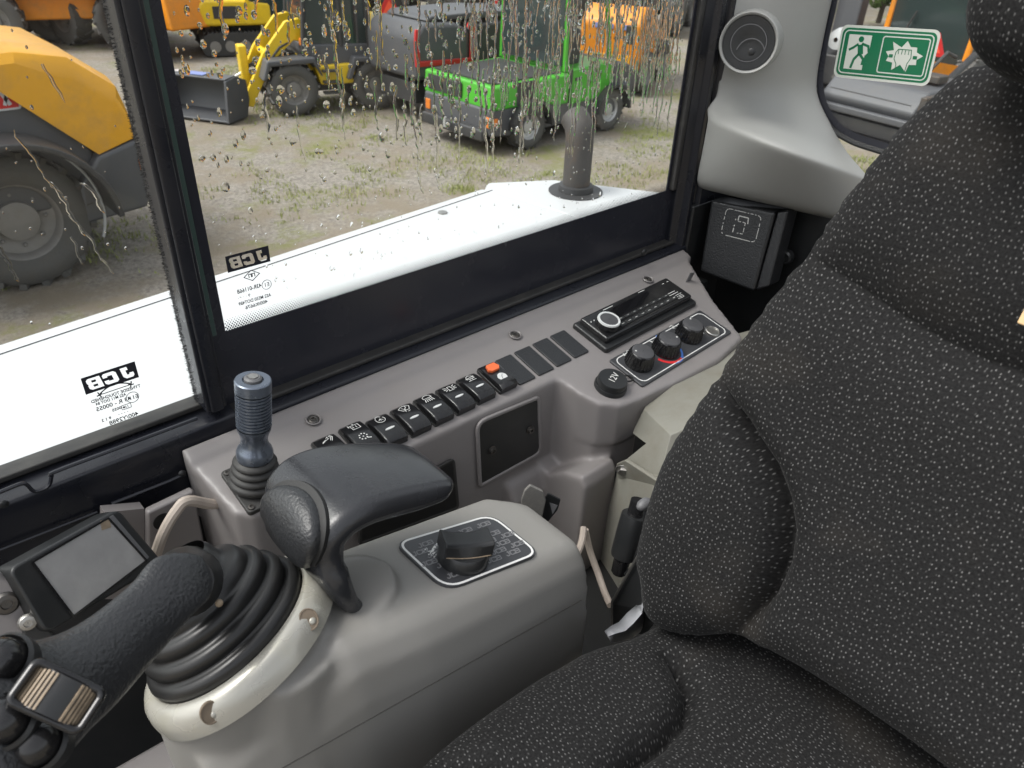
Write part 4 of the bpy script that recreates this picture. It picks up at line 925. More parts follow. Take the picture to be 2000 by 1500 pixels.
# grip: sections from the flared hand rest to the button head
sec = [((398, 1087), (416, 1130), .478, .010), ((372, 1078), (413, 1166), .472, .30), ((330, 1076), (404, 1178), .466, .34), ((296, 1088), (385, 1192), .462, .40), ((276, 1112), (364, 1217), .458, .5), ((262, 1134), (340, 1246), .454, .6),
       ((232, 1158), (310, 1282), .448, .68), ((190, 1192), (272, 1328), .440, .75), ((150, 1217), (238, 1370), .433, .8), ((112, 1236), (205, 1405), .426, .8), ((70, 1247), (182, 1424), .42, .72), ((20, 1252), (160, 1452), .412, .62), ((-40, 1256), (132, 1486), .406, .55), ((-110, 1275), (98, 1520), .40, .5), ((-190, 1320), (30, 1590), .395, .45)]
rows = []
for (tx, ty), (bx, by), d, ar in sec:
    d *= 1.09
    a = at(tx, ty, d=d); b = at(bx, by, d=d); c = (a + b) / 2; hx = (b - a) / 2; vw = c.normalized(); dep = hx.length * ar
    c = c + vw * dep
    rows.append([c + hx * math.cos(2 * math.pi * k / 28) - vw * dep * math.sin(2 * math.pi * k / 28) * (1.0) for k in range(28)])
gs = []
for i in range(len(rows) - 1):
    for t in (0, .5):
        gs.append([rows[i][k].lerp(rows[i + 1][k], t) for k in range(28)])
gs.append(rows[-1])
# smooth the loft along its length
for _ in range(2):
    gs = [gs[0]] + [[gs[i - 1][k] * .25 + gs[i][k] * .5 + gs[i + 1][k] * .25 for k in range(28)] for i in range(1, len(gs) - 1)] + [gs[-1]]
grip = build(MB().grid(gs, True, True, True), 'grip', mat('grained_grip', (.024, .025, .027), .36, bump=1.0, bscale=430, detail=2, rvar=.06), js, smooth=True, angle=80, sub=1)
# button plate facing the operator
def surf(px, py, off=0.0):
    r = ray(px, py).normalized(); h = gbvh.ray_cast(V((0, 0, 0)), r); return (h[0] + h[1] * off, h[1]) if h[0] is not None else (at(px, py, d=.425), -r)
gm = MB().grid(gs, True, True, True); gbvh = BVHTree.FromPolygons(gm.v, gm.f)
for px, py, r_ in ((18, 1292, .0106), (24, 1408, .0106), (86, 1452, .0106)):
    c, nn = surf(px, py); nn = (-c.normalized() * .8 + (nn if nn.dot(c) < 0 else -nn) * .2).normalized(); c = at(px, py, d=c.length)
    g = Fr(c - nn * .004, V((1, -1, 0)), nn.cross(V((1, -1, 0))))
    if g.z.dot(nn) < 0: g = Fr(g.o, -g.x, g.y)
    cl = build(MB().lathe([(r_ * 1.25, -.004), (r_ * 1.27, .004), (r_ * 1.12, .0058), (r_ * 1.05, .004), (r_ * 1.03, -.001)], g, 32), 'button_collar', M['black'], js, smooth=True)
    build(MB().lathe([(r_, -.002), (r_ * 1.0, .006), (r_ * .86, .0115), (r_ * .55, .0148), (r_ * .2, .0160), (.0003, .0162)], g, 32), 'thumb_button', M['gloss'], cl, smooth=True, angle=80)
c0, nn = surf(112, 1356); 
pa, pb2, pc, pd = [surf(*p)[0] for p in ((60, 1325), (165, 1370), (145, 1432), (42, 1368))]
WF = Fr((at(112, 1360, d=.425)), at(165, 1378, d=.425) - at(62, 1330, d=.425), at(80, 1310, d=.425) - at(62, 1330, d=.425))
if WF.z.dot(-WF.o) < 0: WF = Fr(WF.o, WF.x, -WF.y)
m = MB(); m.stroke(rrect(.0325, .0185, .003, 3), .004, WF, .010, -.006, closed=True); hs_ = build(m, 'roller_housing', M['gloss'], js, bevel=.0018)
WX = Fr(WF.p(0, 0, -.012), WF.y, WF.z)       # roller axis runs along the housing's short side
m = MB(); nrib = 40; rows = []
for k in range(21):
    a = R(20 + 140 * k / 20); rows.append([WF.p(.0175 * math.cos(a), y, -.0115 + .0175 * math.sin(a)) for y in (-.0085, .0085)])
rl = build(MB().grid(rows), 'roller', M['black'], js, smooth=True)
for k in list(range(0, 6)) + list(range(11, 17)):
    a = R(33 + 6.6 * k); a2 = a + R(3.2)
    m = MB(); m.grid([[WF.p(rr * math.cos(t), y, -.0115 + rr * math.sin(t)) for t, rr in ((a, .0172), (a, .0184), (a2, .0184), (a2, .0172))] for y in (-.0082, .0082)], True, True, True)
    build(m, 'roller_rib', M['worntan'], rl)

# ---- black padded hand rest curling over the pod
arm = thing('armrest_pad', 'curved glossy black hand rest pad hooked over the pod', 'armrest', Fr((.19, .38, -.46), (1, 0, 0), (0, 1, 0)))
prof = [((.184, -.470), .352, .376), ((.174, -.456), .349, .390), ((.167, -.440), .349, .406), ((.163, -.424), .352, .426), ((.164, -.408), .358, .443), ((.167, -.394), .359, .450), ((.175, -.384), .359, .452), ((.190, -.3765), .359, .452), ((.212, -.376), .359, .450), ((.240, -.383), .359, .446), ((.264, -.3905), .359, .440), ((.283, -.397), .360, .432), ((.290, -.401), .364, .426)]
pp = spline([(p[0][0], p[1], p[0][1]) for p in prof], 4); qq = spline([(p[0][0], p[2], p[0][1]) for p in prof], 4)
rows = []
for i in range(len(pp)):
    a = pp[max(i - 1, 0)]; b = pp[min(i + 1, len(pp) - 1)]; t = (b - a).normalized(); nrm = V((-t.z, 0, t.x)); # outward
    u = i / (len(pp) - 1); th = .0235 * (.45 + .55 * min(1, u * 4)) * (1 - .35 * max(0, u - .8) / .2)
    yn, yf = pp[i].y, qq[i].y; base = V((pp[i].x, 0, pp[i].z))
    ring_ = []; r_ = th / 2
    for k in range(9):       # near rounded edge
        al = -math.pi / 2 + math.pi * k / 8; ring_.append((yn + r_ - r_ * math.cos(al), -th / 2 + r_ * math.sin(al)))
    ring_ = ring_ + [(yn + (yf - yn) * .5, .001)]
    for k in range(9):
        al = math.pi / 2 - math.pi * k / 8; ring_.append((yf - r_ * .6 + r_ * .6 * math.cos(al), -th / 2 + r_ * math.sin(al)))
    rows.append([base + nrm * h + V((0, y, 0)) for y, h in ring_])
pm = MB().grid(rows, True, True, True); build(pm, 'pad', M['vinyl'], arm, smooth=True, angle=80)
pbv = BVHTree.FromPolygons(pm.v, [f for f in pm.f])
outl = [(527, 966), (550, 950), (580, 950), (606, 964), (624, 992), (630, 1030), (624, 1072), (610, 1104), (598, 1106), (572, 1082), (545, 1050), (526, 1015), (521, 990)]
sm_ = spline([(*p, 0) for p in outl], 4, True); P2 = [(p.x, p.y) for p in sm_]
def onpad(px, py):
    c = (580, 1025)
    for t in range(12):
        q = (px + (c[0] - px) * t * .05, py + (c[1] - py) * t * .05); r = ray(*q).normalized(); h = pbv.ray_cast(V((0, 0, 0)), r)
        if h[0] is not None:
            n_ = h[1] if h[1].dot(r) < 0 else -h[1]
            return h[0], n_, t
    return at(px, py, d=.58), V((0, -1, 0)), 9
cc, cn, _t = onpad(578, 1020)
kx = (V((1, 0, 0)) - cn * cn.x)
def capring(sc, h, dx=0, dy=0):
    out = []
    for px, py in shrink(P2, sc):
        p_, n_, _t = onpad(px + dx, py + dy); out.append(p_ + (cn * .75 + n_ * .25).normalized() * h - p_.normalized() * .0015)
    return out
m = MB(); m.grid([capring(1.05, -.006, 9, -7), capring(1.05, .0022, 9, -7), capring(.6, .0026, 9, -7)], True, False, True); build(m, 'cap_recess', M['dark'], arm, smooth=True)
m = MB(); m.grid([capring(1.0, -.006), capring(1.0, .0040), capring(.965, .0068), capring(.88, .0086), capring(.6, .0098), capring(.25, .0102)], True, False, True); build(m, 'end_cap', M['grain'], arm, smooth=True, angle=70)

# ---- ignition key and lock
kf0 = at(1045, 1045, y=.425)
ky = thing('ignition_key', 'worn grey headed ignition key with black tag standing in its lock', 'key', Fr(kf0, (1, 0, 0), (0, 1, 0)))
kF = Fr(at(1040, 985, y=.42), V((.8, -.6, 0)), V((.05, .05, 1)))
q = [kF.px(*p) for p in ((1035, 946), (1060, 958), (1066, 975), (1058, 1012), (1048, 1026), (1030, 1020), (1020, 1004), (1018, 975), (1024, 957))]
build(MB().prism(q, kF, -.0022, .0022), 'key_head', M['keygrey'], ky, bevel=.001)
q = [kF.px(*p) for p in ((1060, 985), (1072, 968), (1096, 980), (1090, 1000), (1072, 1022), (1060, 1020))]
build(MB().prism(q, kF, -.006, -.003), 'key_tag', M['black'], ky, bevel=.0006)
build(MB().prism([kF.px(*p) for p in ((1074, 985), (1090, 990), (1080, 1008))], kF, -.003, -.0026), 'tag_mark', M['greyprint'], ky)
lkF = Fr(at(1056, 1050, y=.405), (1, 0, 0), (0, 1, 0))
build(MB().lathe([(.0105, -.03), (.0105, .0), (.009, .002), (.004, .002)], lkF, 24), 'lock_barrel', M['gloss'], ky, smooth=True)
q = [kF.px(*p) for p in ((1012, 1013), (1043, 1031), (1040, 1046), (1012, 1028))]
build(MB().prism(q, kF, -.006, .004), 'lock_bracket', M['darksteel'], ky, bevel=.0008)
build(MB().tube([at(1046, 1042, y=.41), at(1052, 1018, y=.41), at(1060, 1016, y=.41), at(1062, 1034, y=.41)], .0016, 6), 'key_ring', M['chrome'], ky, smooth=True)
build(MB().tube([at(1062, 1018, y=.415), at(1064, 1040, y=.415)], .005, 12), 'key_post', M['black'], ky, smooth=True)
f = Fr(at(1045, 1048, y=.40), (1, -.1, PSL), (0, 1, 0)); 
build(MB().prism([f.px(*p) for p in ((1010, 1022), (1030, 1020), (1085, 1058), (1075, 1068), (1050, 1050))], f, -.01, .003), 'lock_plate', M['black'], ky, bevel=.001)

# ---- rear housing (painted steel) behind the console nose
hh = thing('heater_housing', 'dirty khaki grey painted steel housing behind the console nose', 'housing', Fr(at(1230, 1050, x=.62), (1, 0, 0), (0, 1, 0)))
def hx(px, py, x): return at(px, py, x=x)
T0 = [hx(1236, 846, .628), hx(1258, 800, .645), hx(1315, 755, .70), hx(1400, 715, .79), hx(1500, 690, .84)]
T1 = [hx(1262, 866, .612), hx(1310, 850, .615), hx(1390, 815, .66), hx(1450, 790, .72), hx(1540, 760, .80)]
T2 = [hx(1214, 905, .612), hx(1288, 932, .59), hx(1350, 935, .62), hx(1420, 900, .68), hx(1520, 880, .76)]
T3 = [hx(1190, 985, .60), hx(1262, 1003, .57), hx(1330, 1030, .59), hx(1420, 1030, .65), hx(1520, 1010, .74)]
T4 = [hx(1175, 1075, .60), hx(1240, 1100, .57), hx(1330, 1130, .58), hx(1420, 1140, .65), hx(1520, 1130, .74)]
T5 = [hx(1120, 1180, .62), hx(1200, 1200, .58), hx(1330, 1230, .60), hx(1420, 1240, .66), hx(1520, 1230, .74)]
hm = MB(); front = [T0, [a.lerp(b, .03) for a, b in zip(T1, T0)], T1, T2]
back = lambda row: [p + V((.10, .06, -.02)) for p in row]
rows = [back(T0), T0, T1, [p + V((0, 0, 0)) for p in T2], [p + V((0, .004, 0)) for p in T2], T3, T4, T5]
build(hm.grid(rows), 'shell', mat('khaki_paint', (.225, .22, .19), .45, bump=.1, bscale=300, var=.06, vscale=12, dirt=.45, dscale=14, dcol=(.13, .105, .07)), hh, bevel=.004, fix=False)
m = MB(); g = Fr(hx(1218, 919, .598), V((-.7, -.5, .3)).cross(V((0, 0, 1))), V((-.3, -.2, 1)))
m.prism(circ(.0075, 6), g, -.004, .005); m.disc((0, 0), .0105, g, .0015); bo_ = build(m, 'hex_bolt', M['steel'], hh, bevel=.001)
f = Fr(hx(1250, 930, .592), hx(1290, 950, .585) - hx(1212, 905, .600), V((-.2, 0, 1)))
build(MB().prism([f.px(*p) for p in ((1205, 905), (1222, 898), (1310, 955), (1300, 985), (1262, 970), (1208, 932))], f, -.004, .0015), 'bolt_channel', mat('khaki_channel', (.2, .195, .165), .5, dirt=.5, dscale=25, dcol=(.11, .075, .045)), hh, bevel=.0015)
# ---- black cylinder accessory with straps, wires and a bracket beside the seat
cy = thing('seat_damper', 'black cylindrical plastic fitting clipped between the seat and housing', 'fitting', Fr(at(1222, 1060, y=.33), (1, 0, 0), (0, 1, 0)))
a, b = at(1240, 1005, y=.335), at(1210, 1112, y=.330); ax_ = (b - a)
m = MB(); m.tube([a, a.lerp(b, .08), a.lerp(b, .7), a.lerp(b, .75)], [.0135, .0142, .0142, .0135], 20); build(m, 'barrel', M['black'], cy, smooth=True, angle=50)
m = MB(); m.tube([a - ax_ * .25, a + ax_ * .02], .0085, 12); build(m, 'end_fitting', M['gloss'], cy, smooth=True, angle=50); m = MB(); m.tube([a.lerp(b, .72), a.lerp(b, 1.05), a.lerp(b, 1.08)], [.0095, .0085, .007], 12); build(m, 'end_fitting', M['gloss'], cy, smooth=True, angle=50)
m = MB(); m.tube([at(1262, 985, y=.32), at(1258, 1040, y=.315), at(1236, 1108, y=.315), at(1222, 1122, y=.32)], .0022, 6); build(m, 'clip_strap', M['black'], cy, smooth=True)
m = MB(); m.sphere((0, 0, 0), .006, 12, 8, Fr(at(1258, 985, y=.31), (1, 0, 0), (0, 1, 0)), sx=1.6); build(m, 'seat_knob', M['greytape'], cy, smooth=True)
bk = thing('seat_bracket', 'dark folded steel seat bracket plate behind the cushion corner', 'bracket', Fr(at(1200, 1180, y=.31), (1, 0, 0), (0, 1, 0)))
f = Fr(at(1215, 1150, y=.315), at(1196, 1175, y=.33) - at(1250, 1080, y=.30), V((.5, -.8, .3)))
q = [at(1258, 1065, y=.30), at(1194, 1178, y=.325), at(1196, 1230, y=.325), at(1260, 1240, y=.28), at(1290, 1200, y=.26)]
m = MB(); m.poly(q); o = build(m, 'plate', M['black'], bk, fix=False); k = o.modifiers.new('s', 'SOLIDIFY'); k.thickness = .003
q = [at(1188, 1150, y=.36), at(1196, 1178, y=.33), at(1150, 1240, y=.34), at(1135, 1160, y=.39)]
build(MB().tube([at(1257, 1066, y=.298), at(1195, 1176, y=.322), at(1195, 1235, y=.322)], .0014, 6), 'bright_edge', M['steel'], bk, smooth=True)
m = MB(); m.tube(spline([at(1140, 1030, y=.42), at(1136, 1058, y=.41), at(1126, 1085, y=.40), at(1118, 1100, y=.39)], 4), .0042, 8)
tag(build(m, 'cable', M['cable'], smooth=True), 'short pale cable emerging under the console block, leftmost of the pair', 'cable')
m = MB(); m.tube(spline([at(1143, 1035, y=.42), at(1152, 1075, y=.41), at(1168, 1120, y=.39), at(1180, 1155, y=.37), at(1192, 1182, y=.35)], 4), .0042, 8)
tag(build(m, 'cable', M['cable'], smooth=True), 'long pale cable running down from the console block to the seat bracket', 'cable')
bt = MB(); rows = []
for (p, q_) in (((1256, 1170), (1262, 1195)), ((1248, 1182), (1256, 1215)), ((1226, 1200), (1248, 1232)), ((1210, 1218), (1228, 1246)), ((1194, 1226), (1206, 1250)), ((1182, 1236), (1192, 1252))):
    rows.append([at(*p, y=.29), at((p[0] + q_[0]) / 2, (p[1] + q_[1]) / 2, y=.278), at(*q_, y=.285)])
o = build(bt.grid(rows), 'cloth_gaiter', M['boot'], None, smooth=True, fix=False); k = o.modifiers.new('s', 'SOLIDIFY'); k.thickness = .002
tag(o, 'crumpled pale grey cloth flap poking out beside the seat cushion', 'cloth')
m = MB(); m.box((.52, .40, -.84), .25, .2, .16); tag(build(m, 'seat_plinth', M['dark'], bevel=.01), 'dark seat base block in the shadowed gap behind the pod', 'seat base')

# ================================================================== THE SEAT
BO = V((.41, 0, -.45)); BV = V((.36, 0, 1)).normalized()
BF_ = Fr(BO, V((0, 1, 0)), BV)                      # x: to the window, y: up the back, z: into ... the back
if BF_.z.x > 0: NB = -BF_.z
else: NB = BF_.z
def dpoly(p, poly):
    best = 9
    n_ = len(poly)
    for i in range(n_):
        a = poly[i]; b = poly[(i + 1) % n_]; ab = (b[0] - a[0], b[1] - a[1]); l2 = ab[0] ** 2 + ab[1] ** 2
        t = 0 if l2 < 1e-12 else max(0, min(1, ((p[0] - a[0]) * ab[0] + (p[1] - a[1]) * ab[1]) / l2))
        d = math.hypot(p[0] - a[0] - ab[0] * t, p[1] - a[1] - ab[1] * t)
        if d < best: best = d
    return best
def dline(p, line):
    best = 9; bt_ = 0
    for i in range(len(line) - 1):
        a = line[i]; b = line[i + 1]; ab = (b[0] - a[0], b[1] - a[1]); l2 = ab[0] ** 2 + ab[1] ** 2
        t = 0 if l2 < 1e-12 else max(0, min(1, ((p[0] - a[0]) * ab[0] + (p[1] - a[1]) * ab[1]) / l2))
        d = math.hypot(p[0] - a[0] - ab[0] * t, p[1] - a[1] - ab[1] * t)
        if d < best: best = d; bt_ = (i + t) / (len(line) - 1)
    return best, bt_
def cushion(name, poly, fr, nrm, creases, parent, rad, thick, step, bulge=None, label=None):
    """an upholstered block: the outline filled with a fine net, rounded at its rim, furrowed along its seams"""
    poly = [tuple(p) for p in poly]
    xs = [p[0] for p in poly]; ys = [p[1] for p in poly]; pts = [V(p) for p in poly]; nb = len(pts)
    y = min(ys); r_ = 0
    while y < max(ys):
        x = min(xs) + (r_ % 2) * step / 2
        while x < max(xs):
            if inside((x, y), poly) and dpoly((x, y), poly) > step * .45 and all(dline((x, y), c_[0])[0] > .008 for c_ in creases): pts.append(V((x, y)))
            x += step
        y += step * .866; r_ += 1
    for line, dep, wid in creases:      # a finer net along the seams
        sl_ = [(q.x, q.y) for q in spline([(*q, 0) for q in line], 8)]
        for i in range(1, len(sl_) - 1):
            tx, ty = sl_[i + 1][0] - sl_[i - 1][0], sl_[i + 1][1] - sl_[i - 1][1]; tl = math.hypot(tx, ty) or 1
            for o_ in (0, .0022, -.0022, .005, -.005):
                q = (sl_[i][0] - ty / tl * o_, sl_[i][1] + tx / tl * o_)
                if inside(q, poly) and dpoly(q, poly) > step * .6: pts.append(V(q))
    vs, _, fs, _, _, _ = delaunay_2d_cdt(pts, [(i, (i + 1) % nb) for i in range(nb)], [], 1, 1e-6)
    V3 = []; UV = []
    for p in vs:
        d = dpoly(p, poly); h = 0
        if d < rad: h = -(rad - math.sqrt(max(0, rad * rad - (rad - d) ** 2)))
        for line, dep, wid in creases:
            dd, tt = dline(p, line); fade = min(1, tt * 5 + .1, (1 - tt) * 5 + .1); h -= dep * fade * (math.exp(-(dd / wid) ** 2) * .6 + math.exp(-abs(dd) / (wid * .35)) * .55)
        if bulge: h += bulge(p[0], p[1])
        h += .0006 * noise.noise(V((p[0] * 18, p[1] * 18, 1)))
        V3.append(fr.p(p[0], p[1]) + nrm * h); UV.append((p[0], p[1]))
    f3 = [tuple(f) for f in fs]
    # side wall
    nv = len(V3); bi = []
    for i in range(nb):
        j = min(range(len(vs)), key=lambda q: (vs[q][0] - poly[i][0]) ** 2 + (vs[q][1] - poly[i][1]) ** 2); bi.append(j)
    base = V3[:]
    lay = [bi]
    for s_ in (.35, .7, 1.0):
        row = []
        for j in bi:
            row.append(len(V3)); V3.append(base[j] - nrm * (thick * s_)); UV.append((UV[j][0] + .0, UV[j][1] + thick * s_))
        lay.append(row)
    for a, b in zip(lay, lay[1:]):
        for i in range(nb): f3.append((a[i], a[(i + 1) % nb], b[(i + 1) % nb], b[i]))
    inv = wmat(parent).inverted()
    me = bpy.data.meshes.new(name); me.from_pydata([tuple(inv @ p) for p in V3], [], f3)
    bm = bmesh.new(); bm.from_mesh(me); bmesh.ops.recalc_face_normals(bm, faces=bm.faces); bm.to_mesh(me); bm.free()
    ul = me.uv_layers.new(name='UVMap')
    for lp_ in me.loops: ul.data[lp_.index].uv = UV[lp_.vertex_index]
    me.polygons.foreach_set('use_smooth', [True] * len(me.polygons))
    o = bpy.data.objects.new(name, me); COL.objects.link(o); o.parent = parent; me.materials.append(M['fabric'])
    if label: o['label'] = label
    return o
seat = thing('operator_seat', 'black and grey flecked fabric operator seat filling the right of the cab', 'seat', Fr((.35, 0, -.7), (1, 0, 0), (0, 1, 0)))
bpx = lambda px, py, off=0.0: BF_.px(px, py)
edge = [(1250, 1085), (1262, 1020), (1300, 900), (1350, 815), (1400, 738), (1450, 660), (1500, 588), (1550, 518), (1600, 450), (1650, 380), (1700, 312), (1750, 250), (1800, 200), (1850, 150), (1900, 122), (1960, 106), (2040, 96)]
BE = Fr(BO - NB * .030, V((0, 1, 0)), BV); pe = [BE.px(*p) for p in edge]
bl = [(1245, 1130), (1247, 1170), (1258, 1205), (1282, 1232), (1320, 1248), (1365, 1254), (1405, 1252), (1440, 1262), (1500, 1292), (1560, 1328), (1640, 1385), (1720, 1444), (1800, 1505), (1900, 1590)]
pb3 = [Fr(BO - NB * .018, V((0, 1, 0)), BV).px(*p) for p in bl]
poly = [*pe, (-.22, pe[-1][1] + .02), (-.25, .0), (-.24, pb3[-1][1] - .03)] + pb3[::-1]
sp_ = spline([(*p, 0) for p in poly], 3, True); poly = [(p.x, p.y) for p in sp_]
cre = [([bpx(*p) for p in ((1395, 735), (1425, 790), (1460, 850), (1497, 915), (1517, 980), (1523, 1040), (1512, 1110), (1482, 1175), (1440, 1225), (1405, 1262))], .030, .010),
       ([bpx(*p) for p in ((1555, 495), (1600, 520), (1665, 563), (1740, 615), (1830, 668), (1920, 712), (2010, 740), (2150, 780))], .016, .030)]
def bb(x, y):
    return .017 * math.exp(-((x - .225) / .05) ** 2 - ((y - .05) / .12) ** 2) - .020 * math.exp(-((x - .0) / .13) ** 2) * .6
cushion('backrest', poly, BF_, NB, cre, seat, .042, .07, .0072, bb)
CF = Fr((.3, .1, -.53), V((1, 0, -.06)), V((0, 1, 0)))
ce = [(1330, 1200), (1262, 1228), (1215, 1250), (1150, 1268), (1095, 1296), (1040, 1328), (985, 1364), (930, 1402), (880, 1440), (830, 1482), (790, 1520), (740, 1590), (690, 1690)]
pc_ = [CF.at(0, 0, -.028).px(*p) for p in ce]
poly = pc_ + [(pc_[-1][0] + .0, -.25), (.25, -.27), (.30, -.0), (.26, .10)]
sp_ = spline([(*p, 0) for p in poly], 3, True); poly = [(p.x, p.y) for p in sp_]
cre = [([CF.px(*p) for p in ((1290, 1262), (1330, 1295), (1352, 1335), (1345, 1385), (1305, 1430), (1240, 1475), (1150, 1530))], .024, .011), ([CF.px(*p) for p in ((820, 1472), (900, 1492), (1000, 1504), (1120, 1530), (1240, 1560))], .012, .010)]
cushion('cushion', poly, CF, CF.z, cre, seat, .045, .08, .0075)
hc = onp(2085, 10, BF_.p(0, 0, 0) + NB * .02, NB)
hd = MB(); hf = Fr(hc, V((0, 1, 0)), BV)
rows = []
for i in range(13):
    t = -1 + 2 * i / 12; w = .055 * (1 - abs(t) ** 3.2) ** .5 if abs(t) < 1 else .002; hgt = .062 * (1 - abs(t) ** 3) ** .45 if abs(t) < 1 else .002
    rows.append([hf.p(.062 * math.copysign(abs(math.cos(a)) ** .7, math.cos(a)) * max(.05, (1 - abs(t) ** 3)) ** .4 - .02, .058 * math.copysign(abs(math.sin(a)) ** .7, math.sin(a)) * max(.05, (1 - abs(t) ** 3)) ** .4 + .012, -.04 * t - .02) for a in [2 * math.pi * k / 32 for k in range(32)]])
hro = build(hd.grid(rows, True, True, True), 'headrest', M['fabric'], seat, smooth=True, angle=80)
ul = hro.data.uv_layers.new(name='UVMap'); 
for lp_ in hro.data.loops:
    c = hro.data.vertices[lp_.vertex_index].co; ul.data[lp_.index].uv = (c.y + c.x * .5, c.z)
tg = onp(2008, 617, BF_.p(0, 0, 0) + NB * .006, NB); build(MB().box((0, 0, .001), .007, .012, .004, Fr(tg, V((0, 1, 0)), BV)), 'fabric_tab', M['tan'], seat, bevel=.001)
# ================================================================== OUTSIDE: the machine's own bonnet, the yard, the parked machines
G = lambda px, py: at(px, py, z=GROUND)
PM = lambda n, c, r=.4, **k: mat(n, c, r, **k)
VM = {'yellow': PM('yellow_paint', (.80, .54, .02), .35, dirt=.25, dscale=3.5, bump=.15, bscale=4, dcol=(.3, .22, .1)), 'amber': PM('amber_paint', (.74, .36, .02), .35, dirt=.45, dscale=3.5, bump=.15, bscale=4, dcol=(.3, .2, .1)),
      'orange': PM('orange_paint', (.78, .27, .015), .4, dirt=.45, dscale=3.5, bump=.15, bscale=4, dcol=(.3, .18, .08)), 'grey': PM('dark_grey_paint', (.085, .087, .095), .45, dirt=.3, dscale=5, dcol=(.12, .11, .095)),
      'black': PM('machine_black', (.04, .04, .042), .5, dirt=.3, dscale=6, dcol=(.1, .09, .075)), 'tyre': PM('tyre_rubber', (.095, .092, .088), .75, bump=.5, bscale=40, dirt=.5, dscale=6, dcol=(.11, .095, .075)),
      'rim': PM('grey_rim', (.22, .21, .20), .5, dirt=.4, dscale=8, dcol=(.14, .12, .09)), 'silver': PM('silver_rim', (.55, .55, .55), .35, metal=.3, dirt=.2), 'green': PM('green_paint', (.07, .40, .03), .35, dirt=.45, dscale=3.5, bump=.15, bscale=4, dcol=(.1, .2, .05)),
      'white': PM('white_paint', (.53, .54, .55), .3, dirt=.05, dscale=4, dcol=(.5, .5, .48)), 'red': PM('red_paint', (.55, .02, .02), .4), 'cabglass': PM('dark_cab_glass', (.03, .045, .045), .08, spec=.6),
      'signal': PM('signal_red', (.85, .10, .04), .4), 'signal_orange': PM('signal_orange', (.9, .2, .05), .4), 'light_grey': PM('light_grey_paint', (.42, .43, .44), .4, dirt=.2), 'rust': PM('rusty_steel', (.06, .054, .05), .6, dirt=.6, dscale=8, dcol=(.16, .09, .04)), 'paper': PM('paper_blue', (.2, .25, .5), .6), 'lamp': PM('amber_lamp', (.7, .2, .03), .3)}
def bx(T, fr, name, m, x0, x1, y0, y1, z0, z1, bevel=.02, label=None):
    return build(MB().box(((x0 + x1) / 2, (y0 + y1) / 2, (z0 + z1) / 2), abs(x1 - x0), abs(y1 - y0), abs(z1 - z0), fr), name, VM[m], T, bevel=bevel, label=label)
def prof(T, fr, name, m, pts, y0, y1, bevel=.03, label=None):
    """side profile (x, z) given thickness across the machine"""
    f = Fr(fr.p(0, 0, 0), fr.x, fr.z)      # z of f points to -y
    return build(MB().prism(pts, f, -y1, -y0), name, VM[m], T, bevel=bevel, label=label)
def bar(T, fr, name, m, pts, r, n=8, label=None): return build(MB().tube([fr.p(*p) for p in pts], r, n), name, VM[m], T, smooth=True, label=label)
def wheel(T, fr, x, y, r, w, rim='rim', lug=18):
    f = Fr(fr.p(x, y, r), fr.x, fr.z); m = MB()
    m.lathe([(r * .56, -w * .42), (r * .66, -w * .5), (r * .86, -w * .5), (r * .95, -w * .42), (r * .965, -w * .2), (r * .965, w * .2), (r * .95, w * .42), (r * .86, w * .5), (r * .66, w * .5), (r * .56, w * .42)], f, 36)
    for k in range(lug):
        for sg in (-1, 1):
            a = 2 * math.pi * (k + (.5 if sg > 0 else 0)) / lug; c, s_ = math.cos(a), math.sin(a)
            lf = Fr(f.p(r * .955 * c, r * .955 * s_, sg * w * .25), f.x * c + f.y * s_, f.x * -s_ + f.y * c)
            lf2 = Fr(lf.o, lf.x, lf.y * .9 + lf.z * .5 * sg); m.box((.01 * r, 0, 0), r * .09, r * .10, w * .48, lf2)
    t = build(m, 'wheel', VM['tyre'], T, smooth=True, angle=40)
    m = MB(); m.lathe([(r * .58, -w * .43), (r * .54, -w * .40), (r * .50, -w * .22), (r * .30, -w * .16), (r * .28, -w * .30), (r * .18, -w * .33), (.002, -w * .33)], f, 32)
    m.lathe([(r * .58, w * .43), (r * .54, w * .40), (r * .50, w * .22), (r * .30, w * .16), (r * .28, w * .30), (r * .18, w * .33), (.002, w * .33)], f, 32)
    for k in range(8):
        a = 2 * math.pi * k / 8
        for sg in (-1, 1): m.sphere((r * .38 * math.cos(a), r * .38 * math.sin(a), sg * w * .2), r * .035, 6, 4, f)
    build(m, 'rim', VM[rim], t, smooth=True, angle=50)
def veh(name, label, cat, o, fwd, group='machines parked across the yard'):
    fr = Fr(o, fwd, V((0, 0, 1)).cross(V(fwd))); return thing(name, label, cat, fr, group), fr

